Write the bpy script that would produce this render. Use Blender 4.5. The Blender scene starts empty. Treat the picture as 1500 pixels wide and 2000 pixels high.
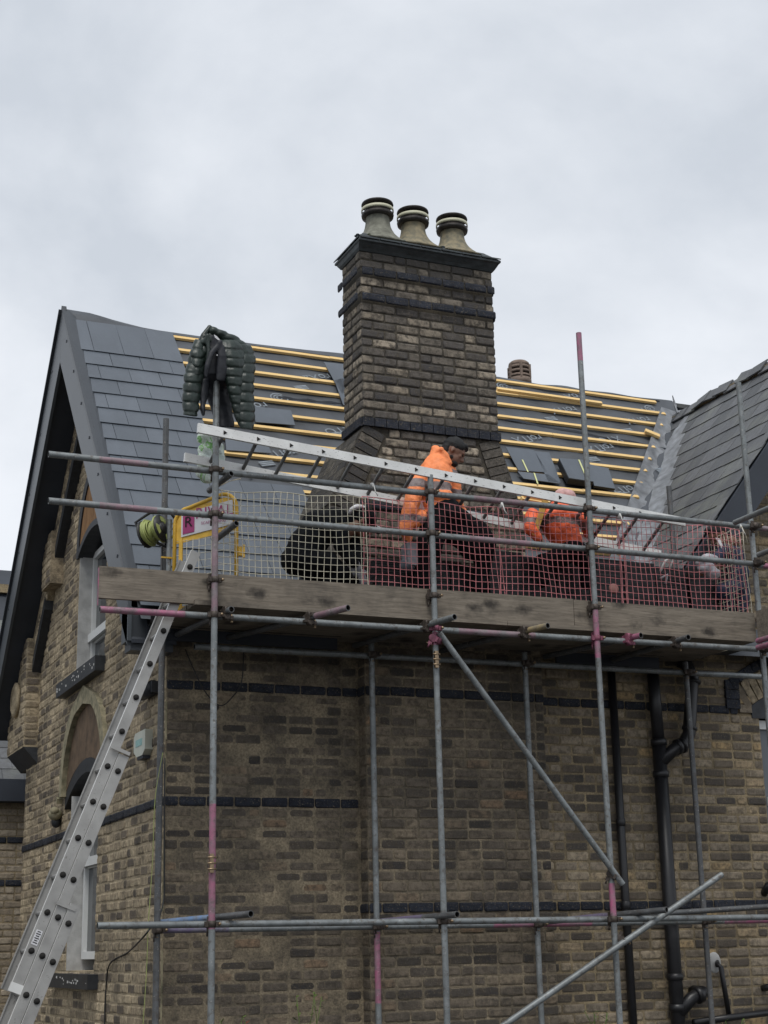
import bpy, math, random, zlib
import numpy as np
from mathutils import Vector, Matrix, Euler
RND = random.Random(7)
V = Vector
scn = bpy.context.scene
COL = scn.collection

# ------------------------------------------------------------------ camera, sky, sun, exposure
EYE = V((0, 0, 1.6)); FPX = 3016.0
yaw, pit, rol = (math.radians(a) for a in (23.49, 15.73, -1.276))
_F = V((math.sin(yaw)*math.cos(pit), math.cos(yaw)*math.cos(pit), math.sin(pit)))
_R = V((math.cos(yaw), -math.sin(yaw), 0)); _U = _R.cross(_F)
CR = math.cos(rol)*_R + math.sin(rol)*_U
CU = -math.sin(rol)*_R + math.cos(rol)*_U
cam_d = bpy.data.cameras.new('camera'); cam = bpy.data.objects.new('camera', cam_d); COL.objects.link(cam)
cam_d.sensor_fit = 'VERTICAL'; cam_d.sensor_height = 24; cam_d.sensor_width = 18
cam_d.lens = FPX/2000*24; cam_d.clip_start = 0.1; cam_d.clip_end = 3000
mw = Matrix((CR, CU, -_F)).transposed().to_4x4(); mw.translation = EYE
cam.matrix_world = mw; scn.camera = cam

w = bpy.data.worlds.new('World'); scn.world = w; w.use_nodes = True
nt = w.node_tree; nt.nodes.clear()
def wn(t, **k):
    n = nt.nodes.new(t)
    for a, b in k.items(): setattr(n, a, b)
    return n
SUN_EL, SUN_ROT = math.radians(60), math.radians(205)
sky = wn('ShaderNodeTexSky', sky_type='NISHITA', sun_disc=False, sun_elevation=SUN_EL, sun_rotation=SUN_ROT)
tc = wn('ShaderNodeTexCoord'); mp = wn('ShaderNodeMapping'); mp.inputs['Scale'].default_value = (1.0, 1.0, 1.5)
nt.links.new(tc.outputs['Generated'], mp.inputs['Vector'])
n1 = wn('ShaderNodeTexNoise'); n1.inputs['Scale'].default_value = 3.1; n1.inputs['Detail'].default_value = 7; n1.inputs['Roughness'].default_value = .52; n1.inputs['Distortion'].default_value = .35
n2 = wn('ShaderNodeTexNoise'); n2.inputs['Scale'].default_value = 9; n2.inputs['Detail'].default_value = 7; n2.inputs['Roughness'].default_value = .55
nt.links.new(mp.outputs['Vector'], n1.inputs['Vector']); nt.links.new(mp.outputs['Vector'], n2.inputs['Vector'])
sx = wn('ShaderNodeSeparateXYZ'); nt.links.new(tc.outputs['Generated'], sx.inputs[0])
mz = wn('ShaderNodeMapRange'); mz.inputs['From Min'].default_value = .62; mz.inputs['From Max'].default_value = .05; mz.inputs['To Min'].default_value = -.12; mz.inputs['To Max'].default_value = .22
nt.links.new(sx.outputs['Z'], mz.inputs['Value'])
ad = wn('ShaderNodeMath', operation='MULTIPLY_ADD'); ad.inputs[1].default_value = .35; nt.links.new(n2.outputs['Fac'], ad.inputs[0]); nt.links.new(n1.outputs['Fac'], ad.inputs[2])
ad2 = wn('ShaderNodeMath', operation='ADD'); nt.links.new(ad.outputs[0], ad2.inputs[0]); nt.links.new(mz.outputs[0], ad2.inputs[1])
rp = wn('ShaderNodeValToRGB'); e = rp.color_ramp.elements
e[0].position = .50; e[0].color = (4.75, 5.1, 5.6, 1); e[1].position = .86; e[1].color = (6.7, 6.95, 7.35, 1)
nt.links.new(ad2.outputs[0], rp.inputs['Fac'])
mx = wn('ShaderNodeMix', data_type='RGBA'); mx.inputs[0].default_value = .96
nt.links.new(sky.outputs[0], mx.inputs[6]); nt.links.new(rp.outputs[0], mx.inputs[7])
bg = wn('ShaderNodeBackground'); bg.inputs['Strength'].default_value = .1
wo = wn('ShaderNodeOutputWorld'); nt.links.new(mx.outputs[2], bg.inputs[0]); nt.links.new(bg.outputs[0], wo.inputs[0])

sl = bpy.data.lights.new('sun', 'SUN'); sl.energy = 1.5; sl.angle = math.radians(25); sl.color = (1, .97, .92)
so = bpy.data.objects.new('sun', sl); COL.objects.link(so)
sd = V((math.sin(SUN_ROT)*math.cos(SUN_EL), math.cos(SUN_ROT)*math.cos(SUN_EL), math.sin(SUN_EL)))
so.rotation_euler = sd.to_track_quat('Z', 'Y').to_euler()
scn.view_settings.view_transform = 'Standard'; scn.view_settings.look = 'None'
scn.view_settings.exposure = .42; scn.view_settings.gamma = 1; scn.view_settings.use_curve_mapping = False

# ------------------------------------------------------------------ pixel -> point on a real plane
def ray(x, y): return ((x-750)/FPX)*CR - ((y-1000)/FPX)*CU + _F
def PP(x, y, p, n):
    r = ray(x, y); n = V(n); return EYE + r*((V(p)-EYE).dot(n)/r.dot(n))
def PX(x, y, X): return PP(x, y, (X, 0, 0), (1, 0, 0))
def PY(x, y, Y): return PP(x, y, (0, Y, 0), (0, 1, 0))
def PZ(x, y, Z): return PP(x, y, (0, 0, Z), (0, 0, 1))
def px_of(P):
    d = V(P)-EYE; z = d.dot(_F); return 750+FPX*d.dot(CR)/z, 1000-FPX*d.dot(CU)/z
TM, TW = 1.18, 1.25
def zroof(Y): return 7.85-TM*(14.7-Y)
def PR(x, y): return PP(x, y, (0, 14.7, 7.85), (0, -TM, 1))
WX, WZ = 10.03, 7.4875
def PW(x, y): return PP(x, y, (WX, 0, WZ), (-TW, 0, 1))

# ------------------------------------------------------------------ materials
def new_mat(name):
    m = bpy.data.materials.new(name); m.use_nodes = True; t = m.node_tree
    return m, t, t.nodes['Principled BSDF']
def nd(t, ty, **k):
    n = t.nodes.new(ty)
    for a, b in k.items():
        if a.startswith('i_'): n.inputs[a[2:].replace('_', ' ')].default_value = b
        else: setattr(n, a, b)
    return n
def c4(c): return (*c, 1)
def ramp(t, stops, interp='LINEAR'):
    r = t.nodes.new('ShaderNodeValToRGB'); r.color_ramp.interpolation = interp
    el = r.color_ramp.elements
    while len(el) < len(stops): el.new(.5)
    for q, (p, c) in zip(el, stops): q.position = p; q.color = c4(c) if len(c) == 3 else c
    return r
def mixc(t, fac, a, b, mode='MIX'):
    m = nd(t, 'ShaderNodeMix', data_type='RGBA', blend_type=mode)
    for i, v in ((0, fac), (6, a), (7, b)):
        if hasattr(v, 'is_output') or isinstance(v, bpy.types.NodeSocket): t.links.new(v, m.inputs[i])
        elif i == 0: m.inputs[0].default_value = v
        else: m.inputs[i].default_value = c4(v)
    return m.outputs[2]
def noise(t, scale, detail=3, rough=.55, coord='world', stretch=None, dist=0):
    if coord == 'world':
        g = nd(t, 'ShaderNodeNewGeometry'); s = g.outputs['Position']
    else:
        g = nd(t, 'ShaderNodeTexCoord'); s = g.outputs[coord]
    if stretch:
        mp = nd(t, 'ShaderNodeMapping'); mp.inputs['Scale'].default_value = stretch; t.links.new(s, mp.inputs[0]); s = mp.outputs[0]
    n = nd(t, 'ShaderNodeTexNoise', i_Scale=scale, i_Detail=detail, i_Roughness=rough, i_Distortion=dist)
    t.links.new(s, n.inputs['Vector']); return n.outputs['Fac']
def bump(t, b, h, strength=.3, dist=.01):
    n = nd(t, 'ShaderNodeBump', i_Strength=strength, i_Distance=dist); t.links.new(h, n.inputs['Height']); t.links.new(n.outputs[0], b.inputs['Normal'])
def msmooth(t, v, a, b, lo=0, hi=1):
    n = nd(t, 'ShaderNodeMapRange'); n.inputs['From Min'].default_value = a; n.inputs['From Max'].default_value = b
    n.inputs['To Min'].default_value = lo; n.inputs['To Max'].default_value = hi; t.links.new(v, n.inputs['Value']); return n.outputs[0]
def plain(name, col, rough=.6, var=.25, scale=6, metal=0, bumps=0, spec=.5, fine=60, dark=None):
    m, t, b = new_mat(name)
    f = noise(t, scale, 4); d = dark or tuple(x*(1-var) for x in col)
    l = tuple(min(1, x*(1+var*.6)) for x in col)
    r = ramp(t, [(.3, d), (.72, l)]); t.links.new(f, r.inputs[0])
    t.links.new(r.outputs[0], b.inputs['Base Color'])
    b.inputs['Roughness'].default_value = rough; b.inputs['Metallic'].default_value = metal; b.inputs['Specular IOR Level'].default_value = spec
    if bumps: bump(t, b, noise(t, fine, 3), bumps, .004)
    return m
def rnd_socket(t):
    o = nd(t, 'ShaderNodeObjectInfo'); g = nd(t, 'ShaderNodeNewGeometry')
    a = nd(t, 'ShaderNodeMath', operation='ADD'); t.links.new(o.outputs['Random'], a.inputs[0]); t.links.new(g.outputs['Random Per Island'], a.inputs[1])
    f = nd(t, 'ShaderNodeMath', operation='FRACT'); t.links.new(a.outputs[0], f.inputs[0]); return f.outputs[0]
def brick_mat(name, stops, soot=.5, sootc=(.035, .033, .03), rough=.9, edgec=None, mott=.75):
    m, t, b = new_mat(name); r0 = rnd_socket(t)
    stops = [(p_, (c_[0]*.95, c_[1]*1.0, c_[2]*1.17)) for p_, c_ in stops]; edgec = (edgec[0]*.95, edgec[1], edgec[2]*1.12) if edgec else None
    r = ramp(t, stops); t.links.new(r0, r.inputs[0]); c = r.outputs[0]
    g1 = noise(t, 19, 5, .7); c = mixc(t, msmooth(t, g1, .42, .62, 0, mott), c, tuple(x*.38 for x in stops[len(stops)//2][1]))
    g2 = noise(t, 75, 3, .7); c = mixc(t, msmooth(t, g2, .58, .72, 0, .45), c, (.42, .34, .22))
    if edgec:
        ea = nd(t, 'ShaderNodeAttribute', attribute_name='edge'); en = nd(t, 'ShaderNodeMath', operation='MULTIPLY'); t.links.new(ea.outputs['Fac'], en.inputs[0]); t.links.new(msmooth(t, noise(t, 11, 5, .75), .42, .62, .0, .85), en.inputs[1]); c = mixc(t, en.outputs[0], c, edgec)
    g3 = noise(t, 2.1, 5, .6); g4 = noise(t, 14, 4, .7)
    ml = nd(t, 'ShaderNodeMath', operation='MULTIPLY'); t.links.new(msmooth(t, g3, .35, .65), ml.inputs[0]); t.links.new(msmooth(t, g4, .3, .65, .3, 1), ml.inputs[1])
    ms = nd(t, 'ShaderNodeMath', operation='MULTIPLY'); ms.inputs[1].default_value = soot; t.links.new(ml.outputs[0], ms.inputs[0])
    c = mixc(t, ms.outputs[0], c, sootc)
    t.links.new(c, b.inputs['Base Color']); b.inputs['Roughness'].default_value = rough; b.inputs['Specular IOR Level'].default_value = .2
    bump(t, b, noise(t, 55, 6, .75), 1, .011)
    return m
BUFF, TAN, BRN, DRK = (.40, .29, .165), (.27, .195, .115), (.15, .108, .07), (.06, .05, .042)
M = {}
M['brick_gable'] = brick_mat('yellow_buff_brick', [(0, (.11, .09, .07)), (.16, (.19, .15, .105)), (.3, (.34, .265, .16)), (.5, (.50, .385, .225)), (.8, (.60, .465, .27)), (1, (.68, .53, .31))], .72, edgec=(.55, .44, .28))
M['brick_front'] = brick_mat('sooty_brown_brick', [(0, (.05, .044, .038)), (.10, (.09, .076, .058)), (.3, (.15, .12, .083)), (.65, (.23, .18, .118)), (.92, (.30, .23, .14)), (1, (.34, .215, .115))], .8, (.055, .05, .044), edgec=(.27, .215, .135), mott=.8)
M['brick_wing'] = brick_mat('grey_buff_brick', [(0, (.08, .07, .058)), (.25, (.16, .125, .085)), (.6, (.36, .285, .185)), (.9, (.48, .375, .23)), (1, (.60, .40, .17))], .62, edgec=(.30, .235, .14))
M['brick_stack'] = brick_mat('soot_stained_stack_brick', [(0, (.075, .068, .06)), (.3, (.14, .12, .094)), (.55, (.22, .183, .13)), (.8, (.36, .29, .19)), (1, (.50, .405, .27))], .6, (.07, .066, .06), edgec=(.05, .045, .04), mott=.9)
M['brick_base'] = brick_mat('sooty_base_brick', [(0, (.05, .048, .045)), (.5, (.10, .088, .07)), (.85, (.17, .145, .105)), (1, (.24, .2, .14))], .75, (.05, .05, .046), mott=.9)
M['brick_neighbour'] = brick_mat('pale_neighbour_brick', [(0, (.3, .23, .14)), (1, (.5, .4, .26))], .2)
M['brick_dark'] = brick_mat('black_painted_band_brick', [(0, (.022, .025, .031)), (1, (.036, .04, .048))], .3, (.02, .02, .022), .6)
def mortar(name, a, b2):
    m, t, b = new_mat(name); r = ramp(t, [(.35, a), (.65, b2)]); t.links.new(noise(t, 3.5, 6, .7), r.inputs[0])
    c = mixc(t, msmooth(t, noise(t, 60, 3), .4, .65, 0, .5), r.outputs[0], tuple(x*.5 for x in a)); t.links.new(c, b.inputs['Base Color'])
    b.inputs['Roughness'].default_value = .95; bump(t, b, noise(t, 90, 4), .8, .006); return m
M['mortar_gable'] = mortar('buff_mortar', (.22, .18, .12), (.54, .44, .29))
M['mortar_front'] = mortar('weathered_brown_mortar', (.085, .072, .054), (.32, .26, .175))
M['mortar_stack'] = mortar('sooty_mortar', (.04, .036, .03), (.1, .085, .06))
M['mortar_wing'] = mortar('grey_mortar', (.14, .11, .07), (.38, .3, .18))
def slate_mat(name, a, b2, rough, streak=False):
    m, t, b = new_mat(name); r0 = rnd_socket(t); r = ramp(t, [(0, a), (1, b2)]); t.links.new(r0, r.inputs[0]); c = r.outputs[0]
    g = noise(t, 5, 4, .6, stretch=(1.0, .5, .5) if not streak else (3, 6, .6)); c = mixc(t, msmooth(t, g, .35, .7, 0, .35 if not streak else .7), c, tuple(x*.55 for x in a) if not streak else (.055, .055, .055))
    if streak:
        c = mixc(t, msmooth(t, noise(t, 3, 4, .6), .5, .75, 0, .6), c, (.16, .17, .14))
    t.links.new(c, b.inputs['Base Color']); b.inputs['Roughness'].default_value = rough; b.inputs['Specular IOR Level'].default_value = .5
    bump(t, b, noise(t, 45, 4, .6), .25 if not streak else .6, .004); return m
M['slate_new'] = slate_mat('new_blue_grey_slate', (.080, .095, .115), (.108, .125, .149), .42)
M['slate_old'] = slate_mat('weathered_slate', (.06, .065, .07), (.125, .13, .14), .55, True)
M['slate_black'] = slate_mat('dark_stacked_slate', (.012, .013, .016), (.02, .022, .026), .5)
M['membrane'] = plain('grey_roof_membrane', (.068, .076, .088), .55, .3, 3.5, bumps=.5, fine=7)
M['print'] = plain('pale_grey_print', (.21, .24, .27), .6, .35, 22)
def wood_mat(name, a, b2, d, stretch, knots=0):
    m, t, b = new_mat(name); f = noise(t, 4, 6, .65, stretch=stretch, dist=.6); r = ramp(t, [(.3, a), (.7, b2)]); t.links.new(f, r.inputs[0]); c = r.outputs[0]
    f2 = noise(t, 9, 4, .6, stretch=stretch); c = mixc(t, msmooth(t, f2, .55, .7, 0, .6), c, d)
    if knots:
        v = nd(t, 'ShaderNodeTexVoronoi'); v.inputs['Scale'].default_value = 2.9; v.inputs['Randomness'].default_value = 1
        g = nd(t, 'ShaderNodeNewGeometry'); mp = nd(t, 'ShaderNodeMapping'); mp.inputs['Scale'].default_value = (1, 1, 1.9); t.links.new(g.outputs['Position'], mp.inputs[0]); t.links.new(mp.outputs[0], v.inputs['Vector'])
        dd = nd(t, 'ShaderNodeMath', operation='ADD'); t.links.new(v.outputs['Distance'], dd.inputs[0]); t.links.new(msmooth(t, noise(t, 25, 3), .3, .7, -.06, .06), dd.inputs[1])
        c = mixc(t, msmooth(t, dd.outputs[0], .08, .30, .95, 0), c, tuple(x*.6 for x in d))
        c = mixc(t, msmooth(t, noise(t, 2.5, 4, .7), .5, .72, 0, .55), c, (.05, .045, .04))
    t.links.new(c, b.inputs['Base Color']); b.inputs['Roughness'].default_value = .8; b.inputs['Specular IOR Level'].default_value = .25
    bump(t, b, f2, .5, .003); return m
M['batten'] = wood_mat('yellow_treated_batten', (.70, .47, .19), (.84, .61, .29), (.5, .3, .11), (.6, 8, 8))
M['board'] = wood_mat('weathered_scaffold_board', (.12, .102, .082), (.25, .215, .172), (.06, .052, .045), (.9, 9, 12), 1)
M['ply'] = wood_mat('brown_plywood', (.20, .105, .045), (.34, .19, .085), (.1, .055, .03), (8, 6, .9))
def tube_mat(name, base, tint=None, amt=0):
    m, t, b = new_mat(name); r = ramp(t, [(.3, tuple(x*.62 for x in base)), (.7, tuple(x*1.15 for x in base))]); t.links.new(noise(t, 9, 5, .65), r.inputs[0]); c = r.outputs[0]
    c = mixc(t, msmooth(t, noise(t, 26, 4, .7), .52, .68, 0, .8), c, (.09, .07, .055)); c = mixc(t, msmooth(t, noise(t, 47, 3, .6), .64, .70, 0, .75), c, (.42, .41, .38)); c = mixc(t, msmooth(t, noise(t, 3.2, 4, .6), .4, .65, 0, .45), c, tuple(x*.45 for x in base))
    if tint: c = mixc(t, msmooth(t, noise(t, 13, 5, .7), .3, .62, amt, amt*.15), c, tint)
    t.links.new(c, b.inputs['Base Color']); b.inputs['Metallic'].default_value = .35 if not tint else .1; b.inputs['Roughness'].default_value = .48
    bump(t, b, noise(t, 60, 3), .2, .002); return m
M['galv'] = tube_mat('galvanised_tube', (.24, .26, .265))
M['galv_dark'] = tube_mat('dull_dark_tube', (.13, .135, .14))
M['pink'] = tube_mat('worn_pink_paint_tube', (.22, .2, .21), (.40, .10, .20), 1)
M['pinkfade'] = tube_mat('faded_pink_tube', (.22, .22, .22), (.28, .12, .17), .7)
M['blue'] = tube_mat('blue_paint_tube', (.2, .22, .25), (.11, .22, .42), 1)
M['purple'] = tube_mat('purple_paint_tube', (.2, .2, .22), (.13, .09, .2), 1)
M['yellowtube'] = tube_mat('ochre_paint_tube', (.22, .22, .2), (.4, .28, .1), .8)
M['inside'] = plain('dark_tube_bore', (.012, .011, .01), .9, .1)
M['coupler'] = plain('rusty_coupler', (.075, .06, .05), .6, .5, 30, metal=.4, bumps=.3)
M['coupler_pink'] = plain('pink_coupler', (.22, .07, .11), .6, .5, 25, metal=.2)
M['bolt'] = plain('brass_bolt', (.3, .22, .14), .4, .4, 40, metal=.7)
def alu():
    m, t, b = new_mat('scuffed_aluminium'); c = ramp(t, [(.3, (.62, .62, .60)), (.7, (.78, .78, .76))]); t.links.new(noise(t, 5, 4), c.inputs[0])
    f = mixc(t, msmooth(t, noise(t, 34, 4, .75, stretch=(1, 1, 2.5)), .6, .68, 0, .75), c.outputs[0], (.1, .09, .085))
    t.links.new(f, b.inputs['Base Color']); b.inputs['Metallic'].default_value = .3; b.inputs['Roughness'].default_value = .45; return m
M['alu'] = alu()
def alu2():
    m, t, b = new_mat('dull_aluminium'); c = ramp(t, [(.3, (.27, .265, .255)), (.7, (.39, .385, .37))]); t.links.new(noise(t, 7, 5), c.inputs[0])
    f = mixc(t, msmooth(t, noise(t, 28, 4, .75), .6, .7, 0, .6), c.outputs[0], (.1, .09, .08))
    t.links.new(f, b.inputs['Base Color']); b.inputs['Metallic'].default_value = .35; b.inputs['Roughness'].default_value = .45; return m
M['alu2'] = alu2()
M['alu_edge'] = plain('edge_highlight_foot_aluminium', (.72, .72, .7), .35, .1, 9, metal=.3)  # pale tone: painted highlight on the ladder flange, plain metal on its foot
M['rung'] = plain('rung_aluminium', (.2, .2, .2), .5, .4, 30, metal=.4)
M['wire_cream'] = plain('cream_mesh_wire', (.62, .58, .46), .5, .3, 20)
M['wire_pink'] = plain('pink_mesh_wire', (.60, .22, .23), .5, .35, 20)
M['yellow'] = plain('yellow_gate_paint', (.66, .40, .045), .45, .25, 14)
M['sign'] = plain('white_sign', (.62, .62, .64), .5, .08)
M['magenta'] = plain('magenta_sign_print', (.33, .035, .15), .5, .1)
M['trim'] = plain('grey_fascia_trim', (.062, .072, .083), .42, .12, 3)
M['trim2'] = plain('dark_dry_verge', (.037, .043, .051), .42, .12, 3)
M['soffit'] = plain('dark_painted_soffit', (.026, .032, .044), .55, .3, 2)
M['blackpaint'] = plain('flaking_black_paint', (.022, .025, .03), .55, .4, 20, bumps=.4)
M['pipe'] = plain('black_drainpipe', (.014, .014, .016), .4, .3, 10)
M['lead'] = plain('grey_lead_sheet', (.42, .44, .47), .5, .4, 9, metal=0, bumps=.8, fine=16)
M['cement'] = plain('pale_cement_render', (.42, .42, .41), .9, .25, 9, bumps=.6)
M['stone'] = plain('mossy_cream_stone', (.3, .26, .17), .9, .45, 12, bumps=.7, fine=40, dark=(.12, .115, .07))
M['white'] = plain('white_window_frame', (.68, .69, .68), .4, .06)
M['chalk'] = plain('flaked_white_patch', (.5, .5, .48), .8, .2)
def glass():
    m, t, b = new_mat('dark_window_glass'); b.inputs['Base Color'].default_value = (.02, .025, .03, 1); b.inputs['Roughness'].default_value = .06; b.inputs['Specular IOR Level'].default_value = .7; return m
M['glass'] = glass()
M['alarm'] = plain('cream_alarm_plastic', (.55, .57, .5), .45, .08)
M['alarmtext'] = plain('teal_alarm_label', (.3, .5, .48), .5, .3, 60)
M['pot'] = plain('lichen_clay_pot', (.24, .2, .125), .9, .45, 16, bumps=.8, fine=45, dark=(.11, .11, .085))
M['pot_grey'] = plain('grey_clay_pot', (.19, .19, .155), .9, .4, 16, bumps=.8, fine=45, dark=(.1, .1, .08))
M['pot_brown'] = plain('brown_louvre_pot', (.2, .15, .12), .9, .4, 20, bumps=.5)
M['cap'] = plain('dark_metal_cowl', (.05, .045, .042), .5, .4, 25, metal=.5)
M['ring'] = plain('cream_cowl_ring', (.5, .49, .36), .5, .12)
M['capslate'] = plain('mossy_cap_slab', (.05, .06, .065), .6, .5, 14, bumps=.7, fine=30, dark=(.03, .035, .036))
M['moss'] = plain('green_moss', (.06, .08, .03), .95, .6, 50, bumps=1)
M['cable_y'] = plain('lime_cable', (.30, .34, .11), .5, .2)
M['cable_k'] = plain('black_cable', (.015, .015, .015), .5, .2)
M['tie'] = plain('white_plastic_tie', (.6, .6, .58), .5, .1)
M['twine'] = plain('cream_twine', (.45, .4, .3), .8, .1)
M['jacket_g'] = plain('dark_green_nylon', (.013, .024, .019), .42, .35, 12, bumps=.6, fine=30)
M['jacket_k'] = plain('navy_black_lining', (.010, .012, .018), .6, .3, 14, bumps=.5, fine=25)
M['red'] = plain('dark_red_logo', (.16, .015, .02), .6, .1)
def bagm():
    m, t, b = new_mat('green_white_polythene'); f = noise(t, 7, 3, .5, stretch=(1, 1, .6), dist=1.2)
    r = ramp(t, [(.40, (.62, .7, .66)), (.53, (.72, .8, .7)), (.55, (.16, .45, .11)), (.60, (.35, .62, .25)), (.62, (.58, .66, .6))]); t.links.new(f, r.inputs[0]); t.links.new(r.outputs[0], b.inputs['Base Color'])
    b.inputs['Roughness'].default_value = .3; b.inputs['Transmission Weight'].default_value = .15; bump(t, b, noise(t, 22, 3, .5, dist=1), .8, .02); return m
M['bag'] = bagm()
M['bagwhite'] = plain('pale_polythene_bag', (.42, .42, .45), .4, .3, 14, bumps=.9, fine=18)
M['skin'] = plain('brown_skin', (.17, .085, .055), .55, .15)
M['hair'] = plain('black_hair', (.008, .008, .009), .75, .3, 60, bumps=1, fine=120)
def hivis(name, base, bands):
    m, t, b = new_mat(name); r = ramp(t, [(.3, tuple(x*.8 for x in base)), (.7, base)]); t.links.new(noise(t, 9, 3), r.inputs[0]); c = r.outputs[0]
    g = nd(t, 'ShaderNodeTexCoord'); s = nd(t, 'ShaderNodeSeparateXYZ'); t.links.new(g.outputs['Object'], s.inputs[0])
    for ax, lo, hi, gate in bands:
        a = nd(t, 'ShaderNodeMath', operation='GREATER_THAN'); a.inputs[1].default_value = lo
        d = nd(t, 'ShaderNodeMath', operation='LESS_THAN'); d.inputs[1].default_value = hi
        sk = s.outputs['XYZ'.index(ax)]
        wv = nd(t, 'ShaderNodeMath', operation='MULTIPLY_ADD'); wv.inputs[1].default_value = .05; t.links.new(noise(t, 10, 2), wv.inputs[0]); t.links.new(sk, wv.inputs[2])
        t.links.new(wv.outputs[0], a.inputs[0]); t.links.new(wv.outputs[0], d.inputs[0])
        q = nd(t, 'ShaderNodeMath', operation='MULTIPLY'); t.links.new(a.outputs[0], q.inputs[0]); t.links.new(d.outputs[0], q.inputs[1]); q = q.outputs[0]
        if gate:
            gx = nd(t, 'ShaderNodeMath', operation=gate[1]); gx.inputs[1].default_value = gate[2]; t.links.new(s.outputs['XYZ'.index(gate[0])], gx.inputs[0])
            q2 = nd(t, 'ShaderNodeMath', operation='MULTIPLY'); t.links.new(q, q2.inputs[0]); t.links.new(gx.outputs[0], q2.inputs[1]); q = q2.outputs[0]
        c = mixc(t, q, c, (.21, .17, .165))
    t.links.new(c, b.inputs['Base Color']); b.inputs['Roughness'].default_value = .6
    bump(t, b, noise(t, 16, 4, .55, dist=.8), .8, .02); return m
M['black_cloth'] = plain('black_work_cloth', (.007, .008, .010), .95, .3, 9, bumps=.25, fine=14, spec=.15)
M['navy_cloth'] = plain('navy_work_cloth', (.016, .024, .055), .8, .3, 9, bumps=.7, fine=18)
M['grey_glove'] = plain('grey_work_glove', (.2, .2, .22), .8, .3, 30)
M['leaf'] = plain('green_leaf', (.10, .16, .03), .6, .4, 40)
M['leaf_red'] = plain('red_leaf', (.2, .05, .02), .6, .4, 40)
M['ground'] = plain('tarmac_ground', (.06, .058, .055), .9, .3, 2, bumps=.6)
M['tape'] = plain('pale_yellow_strap', (.62, .64, .3), .5, .1)
M['level'] = plain('yellow_timber_offcut', (.5, .3, .07), .7, .2, 20)

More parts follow.
